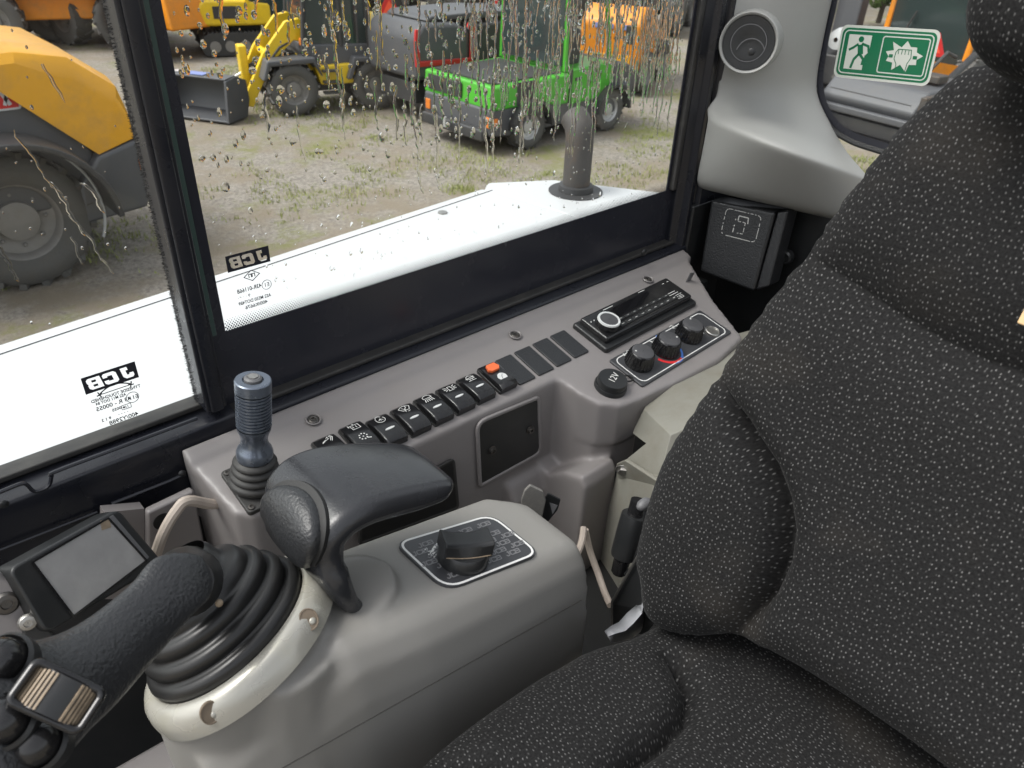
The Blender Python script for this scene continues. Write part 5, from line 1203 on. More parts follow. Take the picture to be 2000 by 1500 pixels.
# ---- ground
def ground_mat():
    m = bpy.data.materials.new('gravel_and_moss'); m.use_nodes = True; N = m.node_tree.nodes; L = m.node_tree.links; b = N['Principled BSDF']; b.inputs['Roughness'].default_value = .9; b.inputs['Specular IOR Level'].default_value = .2
    tc = N.new('ShaderNodeTexCoord')
    def nz(s, d=6, r=.6):
        n = N.new('ShaderNodeTexNoise'); n.inputs['Scale'].default_value = s; n.inputs['Detail'].default_value = d; n.inputs['Roughness'].default_value = r; L.new(tc.outputs['Object'], n.inputs['Vector']); return n
    def rmp(n, a, b_, c0=(0, 0, 0, 1), c1=(1, 1, 1, 1)):
        r = N.new('ShaderNodeValToRGB'); r.color_ramp.elements[0].position = a; r.color_ramp.elements[1].position = b_; r.color_ramp.elements[0].color = c0; r.color_ramp.elements[1].color = c1; L.new(n.outputs['Fac'], r.inputs[0]); return r
    def mix(f, a, c):
        x = N.new('ShaderNodeMix'); x.data_type = 'RGBA'; L.new(f, x.inputs[0])
        for i, q in ((6, a), (7, c)):
            if isinstance(q, tuple): x.inputs[i].default_value = q
            else: L.new(q, x.inputs[i])
        return x.outputs[2]
    g = rmp(nz(24, 8, .75), .3, .7, (.125, .11, .096, 1), (.43, .392, .345, 1))
    c = mix(rmp(nz(1.1, 7, .7), .44, .60).outputs[0], g.outputs[0], (.255, .215, .165, 1))
    c = mix(rmp(nz(.9, 9, .78), .53, .66).outputs[0], c, (.205, .215, .075, 1))
    c = mix(rmp(nz(5, 8, .8), .60, .70).outputs[0], c, (.17, .21, .06, 1))
    c = mix(rmp(nz(.35, 5, .6), .5, .62).outputs[0], c, (.15, .128, .105, 1)) if False else c
    L.new(c, b.inputs['Base Color'])
    bp = N.new('ShaderNodeBump'); bp.inputs['Strength'].default_value = .8; bp.inputs['Distance'].default_value = .03; L.new(nz(30, 8, .8).outputs['Fac'], bp.inputs['Height']); L.new(bp.outputs[0], b.inputs['Normal'])
    return m
rows = [[(x, y, GROUND) for x in (-120, -20, 0, 20, 160)] for y in (-100, -10, 10, 40, 200)]
gr = build(MB().grid(rows), 'ground', ground_mat(), fix=False); gr['kind'] = 'structure'
gt = MB(); rnd = random.Random(11)
for i in range(16000):
    x = -1 + 14.5 * rnd.random(); y = 2.6 + 12.5 * rnd.random() ** 1.1
    d = noise.noise(V((x * .55, y * .55, 3))) + .5 * noise.noise(V((x * 1.9, y * 1.9, 5)))
    if d < -.05 + .3 * rnd.random(): continue
    for k in range(7):
        a = rnd.random() * 6.28; l_ = .02 + .045 * rnd.random(); ox, oy = x + .16 * (rnd.random() - .5), y + .16 * (rnd.random() - .5)
        w = .004 + .003 * rnd.random(); tx, ty = .4 * l_ * math.cos(a), .4 * l_ * math.sin(a)
        gt.add([(ox - w * math.sin(a), oy + w * math.cos(a), GROUND), (ox + w * math.sin(a), oy - w * math.cos(a), GROUND), (ox + tx, oy + ty, GROUND + l_)], [(0, 1, 2)])
for (cx_, cy_, rr_, nn_) in ((2.55, 3.75, .16, 260), (1.9, 3.55, .10, 120), (2.2, 4.6, .14, 150), (4.6, 6.2, .2, 160), (.9, 4.6, .15, 160), (3.4, 5.2, .15, 120), (5.6, 7.0, .2, 150), (1.3, 3.4, .1, 110)):
    for _ in range(nn_):
        a = rnd.random() * 6.28; q = rr_ * rnd.random() ** .6; ox, oy = cx_ + q * math.cos(a), cy_ + q * math.sin(a); l_ = .03 + .05 * rnd.random(); w = .005
        a = rnd.random() * 6.28; gt.add([(ox - w * math.sin(a), oy + w * math.cos(a), GROUND), (ox + w * math.sin(a), oy - w * math.cos(a), GROUND), (ox + .5 * l_ * math.cos(a), oy + .5 * l_ * math.sin(a), GROUND + l_)], [(0, 1, 2)])
gt = build(gt, 'grass', mat('grass_blades', (.27, .30, .085), .7, var=.5, vscale=1.6), fix=False); tag(gt, 'sparse short moss and grass tufts over the gravel yard', 'grass', kind='stuff')

# ---- white bonnet of the machine the cab belongs to
bn = thing('engine_bonnet', 'wet white painted engine bonnet just outside the side windows', 'bonnet', Fr((.5, 1.05, -1.6), (1, 0, 0), (0, 1, 0)))
ZH = -.62
far = [(-1.6, 1.06), (.112, 1.271), (1.191, 1.391)]
k_ = at(1192, 441, z=ZH); k2_ = at(942, 366, z=ZH)
build(MB().prism([(-1.6, .74), (1.42, .74), (k_.x, k_.y), (k2_.x, k2_.y), (.112, 1.271), (-1.6, 1.06)], WORLD, -1.9, ZH), 'cover', VM['white'], bn, bevel=.012, seg=3)
p1, p2, p3 = at(950, 352, z=ZH - .002), at(1082, 346, z=ZH - .002), at(1302, 372, z=ZH - .002)
m = MB(); m.prism([(k_.x + .004, k_.y), (k2_.x + .003, k2_.y), (p1.x, p1.y), (p2.x, p2.y), (p3.x, p3.y), (1.72, .9), (1.7, .74), (1.43, .74)], WORLD, -1.9, ZH - .006)
build(m, 'rear_cover', VM['white'], bn, bevel=.012, seg=3)
m = MB(); m.tube([(-1.5, 1.032, ZH + .0005), (.112, 1.232, ZH + .0005), (1.19, 1.348, ZH + .0005)], .0011, 5); build(m, 'panel_gap', VM['grey'], bn)
ex0 = at(1124, 374, z=ZH - .006)
ex = thing('exhaust_pipe', 'weathered brown grey exhaust stack with a slanted curved top on the bonnet', 'exhaust', Fr(ex0, (1, 0, 0), (0, 1, 0)))
htop = at(1122, 232, y=ex0.y + .01); eh = (htop.z - ex0.z) * .95; rE = .0335
pth = [ex0, ex0 + V((0, 0, eh * .45)), ex0 + V((0, 0, eh * .66)), ex0 + V((.000, .002, eh * .82)), ex0 + V((.004, .012, eh * .94)), ex0 + V((.010, .034, eh * 1.03))]
build(MB().tube(spline(pth, 5), rE, 24), 'stack', VM['rust'], ex, smooth=True)
build(MB().lathe([(rE, .02), (rE * 1.25, .018), (rE * 1.3, .004), (rE * 2.0, .003), (rE * 2.0, -.002)], Fr(ex0, (1, 0, 0), (0, 1, 0)), 32), 'collar', VM['black'], ex, smooth=True, angle=50)

# ---- amber wheel loader close by on the left
for x in (-.9, -.25, .4, 1.0):
    build(MB().lathe([(.011, 0), (.0105, .003), (.004, .004), (.0004, .004)], Fr((x, 1.19 + .11 * x, ZH), (1, 0, 0), (0, 1, 0)), 16), 'fastener', M['steel'], bn, smooth=True)
T, fr = veh('wheel_loader', 'nearest amber and dark grey loader with a muddy wheel, cut by the left window', 'loader', V((0, 8.0, GROUND)), V((1, 0, 0)))
prof(T, fr, 'body', 'grey', [(-.6, .55), (1.62, .62), (1.80, .95), (1.80, 1.05), (1.46, 1.80), (-.6, 1.85)], -.72, .72, .03)
m = MB(); hs_ = [(1.18, 1.92), (1.42, 1.93), (1.78, 1.86), (2.10, 1.60), (2.19, 1.14), (1.82, 1.03)]
rows = []
for y, k, dzz in ((-.80, .0, -.22), (-.795, .0, -.12), (-.74, 1, -.05), (-.55, 1, 0), (.55, 1, 0), (.74, 1, -.05), (.8, 0, -.22)):
    rows.append([fr.p(x - (0 if k else .03) * (z > 1.2), y, z + dzz * (z > 1.5)) for x, z in hs_])
build(MB().grid(rows, True, True, True), 'rear_hood', VM['amber'], T, bevel=.03, seg=3)
prof(T, fr, 'counterweight', 'grey', [(1.55, .46), (2.12, .50), (2.26, .96), (2.20, 1.13), (1.80, 1.02), (1.60, .80)], -.83, .83, .04)
m = MB(); fo = Fr(fr.p(1.08, -.80, .60), fr.x, fr.z)
m.stroke([(.70 * math.cos(R(a)), .70 * math.sin(R(a))) for a in range(0, 181, 10)], .05, fo, .42, -.02); build(m, 'fender', VM['black'], T, bevel=.012)
m = MB(); m.tube([fo.p(.655 * math.cos(R(a)), .655 * math.sin(R(a)), .03) for a in range(-25, 170, 8)], .012, 6); build(m, 'fender_edge', VM['light_grey'], T, smooth=True)
for x in (1.08, -1.2):
    for y in (-.62, .62): wheel(T, fr, x, y, .58, .44, 'rim', 20)
bx(T, fr, 'sign_plate', 'red', 1.10, 1.36, -.735, -.722, 1.47, 1.74, .004, 'red and white sticker on the dark body side')
m = MB(); f2 = Fr(fr.p(1.23, -.737, 1.60), fr.x, fr.z); m.stroke([(-.1, -.1), (-.02, .08), (.06, -.1)], .03, f2, .002); m.stroke([(.02, -.10), (.10, .09)], .025, f2, .002); m.stroke(rrect(.25, .26, .01, 1), .015, f2, .002, closed=True); build(m, 'white_lettering', VM['white'], T)
bx(T, fr, 'tail_lamp', 'lamp', 2.12, 2.24, -.842, -.828, .85, .95, .006); bar(T, fr, 'hose', 'black', [(.55, -.74, 1.3), (.8, -.78, 1.1), (.85, -.76, .8)], .025); bx(T, fr, 'body_panel_gap', 'black', .55, .57, -.724, -.716, .62, 1.82, .002)
prof(T, fr, 'cab', 'cabglass', [(-.9, 1.8), (.9, 1.85), (.75, 2.9), (-.8, 2.9)], -.6, .6, .04)

# ---- yellow compact loader with bucket
fwp, rwp = G(580, 226), G(737, 213); fd = (fwp - rwp); wb = fd.length; fd.normalize(); sd = V((0, 0, 1)).cross(fd)
T, fr = veh('compact_loader', 'yellow compact wheel loader with dark cab and a lowered black bucket', 'loader', (fwp + rwp) / 2 - sd * .60, fd)
hwb = wb / 2
for x in (hwb, -hwb):
    for y in (.52, -.52): wheel(T, fr, x, y, .385, .30, 'rim', 16)
prof(T, fr, 'chassis', 'black', [(-hwb - .2, .30), (hwb + .3, .28), (hwb + .35, .6), (.1, .72), (-hwb - .2, .7)], -.38, .38, .03)
prof(T, fr, 'lower_cowl', 'yellow', [(-.32, .42), (.22, .42), (.30, .70), (-.35, .72)], -.6, .6, .03)
prof(T, fr, 'rear_hood', 'yellow', [(-hwb - .75, .45), (-hwb - .20, .55), (-hwb + .02, .75), (-hwb + .05, 1.30), (-hwb - .45, 1.28), (-hwb - .72, 1.12)], -.52, .52, .05)
prof(T, fr, 'fender', 'grey', [(-hwb - .5, .62), (-hwb - .36, .80), (-hwb + .36, .82), (-hwb + .48, .5), (-hwb + .40, .5), (-hwb + .30, .74), (-hwb - .33, .72)], .34, .70, .02)
prof(T, fr, 'fender', 'grey', [(hwb - .45, .55), (hwb - .35, .84), (hwb + .36, .82), (hwb + .46, .55), (hwb + .40, .55), (hwb + .32, .74), (hwb - .31, .76)], .34, .70, .02)
prof(T, fr, 'cab', 'cabglass', [(-.62, .78), (.18, .70), (.42, 1.0), (.36, 1.75), (.16, 2.35), (-.55, 2.35)], -.52, .52, .04)
prof(T, fr, 'cab_base', 'grey', [(-.66, .66), (.26, .62), (.44, .86), (.44, 1.0), (-.64, .98)], -.55, .55, .03)
for x0, z0, x1, z1 in ((-.60, .9, -.55, 2.35), (.43, .95, .34, 1.8), (.34, 1.8, .14, 2.35), (-.15, .95, -.15, 2.35)):
    for y in (-.53, .53): bar(T, fr, 'cab_post', 'black', [(x0, y, z0), (x1, y, z1)], .035)
bx(T, fr, 'cab_roof', 'grey', -.68, .28, -.58, .58, 2.35, 2.46, .03)
for y in (-.34, .34):
    m = MB(); fa = Fr(fr.p(0, y, 0), fr.x, fr.z)
    m.prism([(.20, 1.20), (.42, 1.34), (.62, 1.30), (1.00, .88), (1.32, .32), (1.40, .16), (1.24, .12), (1.12, .34), (.84, .78), (.52, 1.04), (.36, 1.0), (.34, .6), (.18, .6)], fa, -.05, .05); build(m, 'lift_arm', VM['yellow'], T, bevel=.015)
bar(T, fr, 'cross_tube', 'yellow', [(.9, -.34, .82), (.9, .34, .82)], .06); bar(T, fr, 'tilt_ram', 'black', [(.5, 0, .98), (1.2, 0, .6)], .045); bar(T, fr, 'ram_rod', 'silver', [(1.1, 0, .64), (1.38, 0, .5)], .024)
bx(T, fr, 'tilt_link', 'yellow', 1.18, 1.30, -.12, .12, .4, .95, .02)
bl_, br2 = G(296, 226), G(446, 246); ly = (br2 - bl_); bw = ly.length; ly.normalize(); fbk0 = Fr((bl_ + br2) / 2, ly.cross(V((0, 0, 1))), ly)
if fbk0.x.dot(V((-1, -1, 0))) < 0: fbk0 = Fr(fbk0.o, -fbk0.x, -ly)
fbk = Fr(fbk0.p(0, 0, 0), fbk0.x, V((0, 0, 1))); m = MB()
m.prism([(0, .03), (0, .06), (-.42, .10), (-.52, .28), (-.50, .50), (-.30, .60), (-.10, .60), (-.10, .63), (-.34, .64), (-.56, .54), (-.60, .26), (-.48, .03)], fbk, -bw / 2, bw / 2); bkt = build(m, 'bucket', VM['grey'], T, bevel=.01)
for s_ in (-1, 1):
    m = MB(); m.prism([(0, .03), (-.08, .60), (-.34, .63), (-.56, .54), (-.58, .26), (-.48, .03)], fbk, s_ * bw / 2 - .02, s_ * bw / 2 + .02); build(m, 'bucket_side', VM['grey'], T, bevel=.005)
m = MB(); m.box((-.22, .10, .642), .18, .34, .008, fbk0); build(m, 'loose_papers', VM['paper'], T, label='blue and white papers lying on the bucket rim')
m = MB(); m.box((-.22, -.55, .642), .14, .3, .01, fbk0); build(m, 'red_marker', VM['red'], T); m = MB(); m.box((-.25, -.2, .642), .12, .2, .01, fbk0); build(m, 'white_papers', VM['white'], T)
bar(T, fr, 'mirror_arm', 'black', [(.40, .55, 1.6), (.62, .75, 1.7), (.62, .75, 1.45)], .015)
bx(T, fr, 'headlamp', 'lamp', .40, .46, .42, .54, .98, 1.08, .01)

for y in (-.3, .3): bx(T, fr, 'work_lamp', 'light_grey', .20, .27, y - .07, y + .07, 2.46, 2.56, .015)
bx(T, fr, 'side_decal', 'black', -hwb - .62, -hwb - .18, .522, .530, .92, 1.02, .002); bx(T, fr, 'side_vent', 'black', -hwb - .60, -hwb - .25, .522, .530, .62, .80, .002)
bar(T, fr, 'exhaust', 'black', [(-hwb - .2, .3, 1.25), (-hwb - .2, .3, 1.9)], .04); bar(T, fr, 'hydraulic_hose', 'black', [(.40, .34, 1.1), (.75, .40, .95), (1.05, .38, .62)], .018); bar(T, fr, 'grab_rail', 'black', [(-.4, .60, 1.0), (-.4, .62, 1.7)], .016)
for k in range(3): bx(T, fr, 'step', 'black', -.05, .2, .56, .70, .30 + k * .16, .33 + k * .16, .005)
# ---- green utility vehicle
T, fr = veh('utility_vehicle', 'green and dark grey utility truck with green cab posts and silver rims', 'utility vehicle', V((8.2, 8.50, GROUND)), V((1, .015, 0)))
prof(T, fr, 'lower_body', 'grey', [(-1.42, .26), (-1.0, .22), (1.35, .24), (1.55, .40), (1.5, .66), (.55, .66), (.2, .60), (-1.42, .62)], -.72, .72, .04)
prof(T, fr, 'cargo_bed', 'green', [(-1.40, .60), (-.42, .60), (-.22, .52), (.06, .52), (.06, .92), (-1.38, .90)], -.74, .74, .03)
bx(T, fr, 'bed_well', 'black', -1.30, -.05, -.62, .62, .905, .93, .002); bx(T, fr, 'tailgate_recess', 'black', -1.415, -1.395, -.1, .62, .66, .86, .004)
prof(T, fr, 'door', 'green', [(.09, .50), (.95, .52), (1.0, .95), (.95, 1.0), (.09, .98)], -.75, .75, .03, 'darker green door panel'); 
prof(T, fr, 'hood', 'grey', [(1.0, .55), (1.62, .5), (1.66, .78), (1.42, .92), (1.0, 1.0)], -.68, .68, .05)
bx(T, fr, 'side_opening', 'black', -.98, -.62, -.745, -.738, .62, .92, .003)
for x in (-.72, .98):
    for y in (-.66, .66):
        wheel(T, fr, x, y, .31, .24, 'silver', 14)
        m = MB(); fo = Fr(fr.p(x, y + (-.1 if y < 0 else .1), .31), fr.x, fr.z); m.stroke([(.36 * math.cos(R(a)), .36 * math.sin(R(a))) for a in range(0, 181, 15)], .04, fo, .2, -.1); build(m, 'wheel_arch', VM['black'], T)
for x in (.02, .98):
    for y in (-.66, .66): bar(T, fr, 'cab_post', 'green', [(x, y, .95), (x - (.0 if x < .5 else .18), y * .95, 1.95)], .035)
bx(T, fr, 'cab_roof', 'black', -.05, .9, -.68, .68, 1.95, 2.02, .03); bx(T, fr, 'cab_rear_screen', 'cabglass', -.02, .0, -.62, .62, 1.0, 1.92, .005)
for y in (-.3, .3): bx(T, fr, 'seat', 'black', .12, .5, y - .22, y + .22, .95, 1.45, .06)
for y in (-.66, .62): bx(T, fr, 'tail_lamp', 'lamp', -1.435, -1.41, y - .05, y + .05, .38, .52, .01)
bx(T, fr, 'tail_lamp', 'lamp', -1.36, -1.30, -.735, -.715, .40, .50, .005); bx(T, fr, 'rear_bumper', 'black', -1.52, -1.40, -.66, .66, .2, .36, .03)
bar(T, fr, 'hitch_ball', 'silver', [(-1.55, 0, .3), (-1.62, 0, .3), (-1.62, 0, .42)], .025)

bx(T, fr, 'door_gap', 'black', .06, .09, -.755, -.735, .52, .98, .002); bx(T, fr, 'door_handle', 'black', .15, .28, -.765, -.75, .82, .86, .004)
bar(T, fr, 'mirror_arm', 'black', [(1.0, -.68, 1.3), (1.05, -.9, 1.35)], .015); bx(T, fr, 'mirror', 'black', 1.02, 1.08, -1.0, -.86, 1.25, 1.5, .02)
# ---- dark machine with a red edged hood behind the utility vehicle
T, fr = veh('sweeper', 'dark grey sweeper hopper with a bright red edge frame behind the green truck', 'sweeper', V((8.15, 10.15, GROUND)), V((1, .02, 0)))
f = Fr(fr.p(0, 0, 0), fr.x, fr.z)
prof(T, fr, 'hopper', 'grey', [(-1.28, .66), (-.28, .62), (-.26, 1.28), (-.55, 1.40), (-1.15, 1.42), (-1.30, 1.25)], -.62, .62, .08)
prof(T, fr, 'body', 'black', [(-.22, .6), (1.3, .55), (1.35, 1.2), (1.1, 1.36), (-.2, 1.34)], -.58, .58, .05)
m = MB(); m.stroke([(-1.27, 1.36), (-1.29, 1.2), (-1.28, .90), (-.26, .86), (-.24, 1.30), (-.34, 1.36)], .075, f, .04, .62); build(m, 'red_frame', VM['red'], T, bevel=.01)
prof(T, fr, 'grey_cover', 'grey', [(-1.0, 1.43), (1.15, 1.38), (1.2, 1.44), (.2, 1.50), (-.9, 1.49)], -.5, .5, .02)
for x in (-.75, .95):
    for y in (-.5, .5): wheel(T, fr, x, y, .3, .2, 'rim', 0)
prof(T, fr, 'chassis', 'black', [(-1.2, .3), (1.3, .3), (1.3, .6), (-1.2, .6)], -.45, .45, .02)
def triangle(p, face, label, s_=.36, m1='signal', group='slow vehicle triangles on parked machines'):
    f = Fr(p, V((0, 0, 1)).cross(face), (0, 0, 1)); t = thing('warning_triangle', label, 'warning sign', f, group)
    build(MB().prism([(-s_ / 2, -s_ * .4), (s_ / 2, -s_ * .4), (s_ * .07, s_ * .45), (-s_ * .07, s_ * .45)], f, 0, .01), 'red_border', VM['red' if m1 == 'signal' else m1], t, bevel=.003)
    build(MB().prism([(-s_ * .28, -s_ * .27), (s_ * .28, -s_ * .27), (0, s_ * .22)], f, .01, .014), 'centre', VM[m1], t)
    return t

# ---- machines in the row behind
def tracked(o, fwd, col, label, roof=True):
    T, fr = veh('excavator', label, 'excavator', o, fwd)
    for y in (-1.0, 1.0):
        m = MB(); f = Fr(fr.p(0, y, 0), fr.x, fr.z); m.prism(roundpoly([(-1.7, .05), (1.7, .05), (1.8, .45), (1.55, .80), (-1.55, .80), (-1.8, .45)], .25), f, -.25, .25)
        for k in range(24): m.box((-1.6 + k * .139, .82, 0), .05, .04, .5, f)
        t = build(m, 'track', VM['black'], T, bevel=.01); m = MB()
        for k in range(6): m.disc((-1.3 + k * .52, .36), .19, f, .54, -.27, 16)
        build(m, 'rollers', VM['rim'], t)
    bx(T, fr, 'turntable', 'black', -.6, .6, -.6, .6, .8, 1.0)
    prof(T, fr, 'house', col, [(-1.7, 1.0), (.8, 1.0), (.8, 1.75), (-.2, 1.85), (-1.5, 1.85), (-1.75, 1.6)], -1.15, 1.15, .12)
    prof(T, fr, 'cab', 'cabglass', [(.05, 1.05), (1.35, 1.05), (1.4, 1.8), (1.1, 2.75), (.05, 2.75)], -1.12, -.2, .06); prof(T, fr, 'cab_frame', col, [(-.12, 1.05), (.06, 1.05), (.06, 2.8), (-.05, 2.8)], -1.16, -.16, .03)
    bx(T, fr, 'cab_roof', col, -.1, 1.15, -1.15, -.18, 2.75, 2.86, .03); bx(T, fr, 'side_grille', 'black', -1.2, -.4, -1.165, -1.15, 1.25, 1.65, .004)
    m = MB(); f = Fr(fr.p(0, .25, 0), fr.x, fr.z); m.prism([(.7, 1.3), (1.0, 1.2), (1.9, 2.7), (3.3, 3.2), (3.3, 3.4), (1.7, 3.0)], f, -.18, .18); build(m, 'boom', VM[col], T, bevel=.03)
    m = MB(); m.prism([(3.1, 3.4), (3.45, 3.35), (3.75, 1.2), (3.55, 1.2)], f, -.13, .13); build(m, 'stick', VM[col], T, bevel=.02)
    prof(T, fr, 'bucket', 'grey', [(3.4, 1.2), (3.9, 1.1), (4.0, .6), (3.6, .2), (3.2, .5)], -.1, .6, .03)
    return T, fr
def handler(o, fwd, col, label, cat='telehandler', cab=True):
    T, fr = veh(cat.replace(' ', '_'), label, cat, o, fwd)
    for x in (-1.15, 1.15):
        for y in (-.85, .85): wheel(T, fr, x, y, .55, .4, 'rim', 16)
    prof(T, fr, 'chassis', col, [(-1.9, .55), (1.7, .5), (1.9, .9), (1.5, 1.15), (-1.8, 1.2)], -.6, .6, .05)
    prof(T, fr, 'hood', col, [(-.6, 1.0), (1.75, .95), (1.7, 1.35), (-.4, 1.65)], .1, .95, .08)
    if cab:
        prof(T, fr, 'cab', 'cabglass', [(-.75, 1.0), (.75, 1.0), (.55, 2.3), (-.7, 2.3)], -.95, -.05, .05); bx(T, fr, 'cab_roof', col, -.85, .68, -1.0, 0, 2.3, 2.4, .03)
        for x0, x1 in ((-.75, -.7), (.76, .55)): bar(T, fr, 'cab_post', col, [(x0, -.96, 1.0), (x1, -.96, 2.3)], .05); bar(T, fr, 'cab_post', col, [(x0, -.04, 1.0), (x1, -.04, 2.3)], .05)
    m = MB(); f = Fr(fr.p(0, .05, 0), fr.x, fr.z); m.prism([(-1.8, 1.5), (2.4, .9), (2.5, 1.15), (-1.75, 1.95)], f, -.2, .2); build(m, 'boom', VM[col], T, bevel=.03)
    bx(T, fr, 'carriage', 'grey', 2.4, 2.6, -.6, .6, .3, 1.1)
    for y in (-.4, .4): bx(T, fr, 'fork', 'black', 2.55, 3.6, y - .06, y + .06, .25, .32, .01)
    return T, fr
T, fr = tracked(G(488, 98), V((.93, -.3, 0)), 'yellow', 'small yellow tracked excavator with dark tracks, beyond the compact loader')
T.scale = (.56, .56, .56)
handler(G(165, 96) + V((0, .8, 0)), V((-.9, .35, 0)), 'orange', 'orange telehandler at the back behind the amber loader')
handler(G(318, 104) + V((0, .9, 0)), V((-.25, 1, 0)), 'orange', 'orange telehandler seen end-on just right of the window upright')
T, fr = veh('tractor', 'grey hooded tractor with dark tyres at the far upper left corner', 'tractor', G(25, 82) + V((0, .6, 0)), V((1, -.25, 0)))
prof(T, fr, 'hood', 'light_grey', [(-.4, .9), (1.5, .85), (1.6, 1.2), (1.3, 1.5), (-.4, 1.6)], -.42, .42, .1); prof(T, fr, 'cab', 'cabglass', [(-1.7, 1.0), (-.4, 1.0), (-.45, 2.6), (-1.6, 2.6)], -.7, .7, .06); prof(T, fr, 'chassis', 'black', [(-1.5, .5), (1.4, .5), (1.4, .9), (-1.5, 1.0)], -.3, .3)
for y in (-.7, .7): wheel(T, fr, 1.0, y, .5, .34, 'rim', 14); wheel(T, fr, -1.0, y, .8, .45, 'rim', 18)
# orange machine right of the green truck
T, fr = veh('mini_loader', 'orange loader with a high orange rear body seen through rain at the right edge', 'loader', G(1236, 184) + V((.2, .6, 0)), V((1, .5, 0)))
prof(T, fr, 'rear_body', 'orange', [(-.75, .40), (.3, .36), (.42, .95), (.3, 1.35), (-.5, 1.45), (-.8, 1.2)], -.55, .55, .08); bx(T, fr, 'stripe_panel', 'amber', -.815, -.79, -.4, .4, .5, .7, .01)
prof(T, fr, 'front_body', 'orange', [(.4, .5), (1.6, .45), (1.7, .9), (.5, 1.0)], -.5, .5, .05)
for x in (-.35, 1.15):
    for y in (-.55, .55): wheel(T, fr, x, y, .36, .26, 'rim', 14)
for x in (.35, 1.2):
    for y in (-.5, .5): bar(T, fr, 'canopy_post', 'black', [(x, y, .9), (x, y, 2.2)], .04)
bx(T, fr, 'canopy', 'orange', .25, 1.3, -.55, .55, 2.2, 2.28, .02); bx(T, fr, 'operator_seat', 'black', .4, .8, -.25, .25, .95, 1.6, .06)
for k in range(3): bx(T, fr, 'blue_reflector', 'paper', -.815, -.80, -.3 + k * .25, -.22 + k * .25, 1.1, 1.18, .004)
# dark green/black tractor cabs filling the far row
far_specs = [((880, 36), 'black', 'dark tractor with black cab in the far row, behind the red edged hopper', (1, .3, 0)), ((1010, 30), 'black', 'dark tractor beside the green posts in the far row', (1, .2, 0)), ((1130, 40), 'green', 'green tractor standing behind the green truck in the far row', (.9, .4, 0)), ((690, 40), 'grey', 'grey tractor in the far row above the compact loader', (1, .1, 0)), ((1300, 62), 'grey', 'grey tractor in the far row at the right edge of the side window', (.9, .4, 0))]
for (p, col, lb, fd) in far_specs:
    T, fr = veh('tractor', lb, 'tractor', G(*p) + V((0, .5, 0)), V(fd))
    prof(T, fr, 'hood', col, [(.1, .8), (1.7, .75), (1.8, 1.1), (1.5, 1.4), (.1, 1.5)], -.4, .4, .08); prof(T, fr, 'chassis', 'black', [(-1.0, .45), (1.5, .45), (1.5, .85), (-1.0, 1.0)], -.35, .35)
    prof(T, fr, 'cab', 'cabglass', [(-1.1, .95), (.15, .95), (.1, 2.3), (-1.0, 2.3)], -.65, .65, .05); bx(T, fr, 'cab_roof', col if col != 'black' else 'light_grey', -1.15, .2, -.72, .72, 2.3, 2.45, .05)
    for y in (-.66, .66):
        bar(T, fr, 'cab_post', 'black', [(-1.08, y, .9), (-1.0, y, 2.3)], .05); bar(T, fr, 'cab_post', 'black', [(.14, y, .9), (.1, y, 2.3)], .05)
        wheel(T, fr, -.7, y * 1.1, .68, .38, 'rim', 16); wheel(T, fr, 1.25, y, .42, .3, 'rim', 14)
triangle(at(760, 12, y=14.2), V((-.45, -.9, .1)), 'red slow vehicle triangle above the rear of the compact loader', .5)
triangle(at(965, 10, y=15.0), V((-.45, -.9, .1)), 'red slow vehicle triangle above the red edged hopper', .52)
triangle(at(1180, 38, y=9.9), V((-.75, -.65, .1)), 'orange faded triangle behind the green cab posts', .40, 'signal_orange')

# ---- seen through the rear window: orange cab machine, black attachment
T, fr = veh('orange_carrier', 'orange cabbed municipal carrier seen behind the green exit sticker', 'carrier', V((16.2, 5.6, GROUND)), V((-1, .1, 0)))
def c_at(px, py, x=15.0): p = at(px, py, x=x) - fr.o; return (p.dot(fr.x), p.dot(fr.y), p.dot(fr.z))
pts = [c_at(*p) for p in ((1757, 135), (1890, 112), (1925, -60), (1765, -90))]
yl, yr = max(p[1] for p in pts), min(p[1] for p in pts); zb = pts[0][2]
for y in (yl, yr):
    bar(T, fr, 'cab_post', 'orange', [(1.2, y, zb - .2), (1.1, y, zb + 1.9)], .055); bar(T, fr, 'cab_post', 'orange', [(-.3, y, zb - .2), (-.3, y, zb + 1.9)], .055)
bar(T, fr, 'cab_sill', 'orange', [(1.2, yl, zb), (1.2, yr, zb)], .05); bar(T, fr, 'cab_header', 'orange', [(1.15, yl, zb + 1.42), (1.15, yr, zb + 1.42)], .06)
bx(T, fr, 'cab_glass', 'cabglass', -.28, 1.16, yr + .02, yl - .02, zb + .02, zb + 1.4, .02); bx(T, fr, 'cab_roof', 'orange', -.4, 1.3, yr - .06, yl + .06, zb + 1.46, zb + 1.6, .05)
prof(T, fr, 'nose', 'orange', [(-1.5, .6), (1.5, .6), (1.7, .9), (1.55, zb - .05), (-1.5, zb)], yr - .15, yl + .15, .08)
m = MB(); fs = Fr(fr.p(1.24, (yl + yr) / 2 + .1, zb + .22), fr.y, fr.z); m.lathe([(.19, -.012), (.205, 0), (.19, .012), (.178, 0), (.19, -.012)], fs, 24); build(m, 'steering_wheel', VM['black'], T, smooth=True)
bx(T, fr, 'grey_label', 'light_grey', 1.6, 1.72, yl - .7, yl - .45, zb - .35, zb - .2, .004); bx(T, fr, 'headlamp', 'light_grey', 1.62, 1.74, yl - .1, yl + .1, zb - .5, zb - .3, .03)
for x in (-.9, 1.0):
    for y in (yl + .05, yr - .05): wheel(T, fr, x, y, .48, .32, 'rim', 14)
bar(T, fr, 'wiper', 'black', [(1.25, yr + .2, zb + .1), (1.22, yr + .5, zb + .95)], .015)
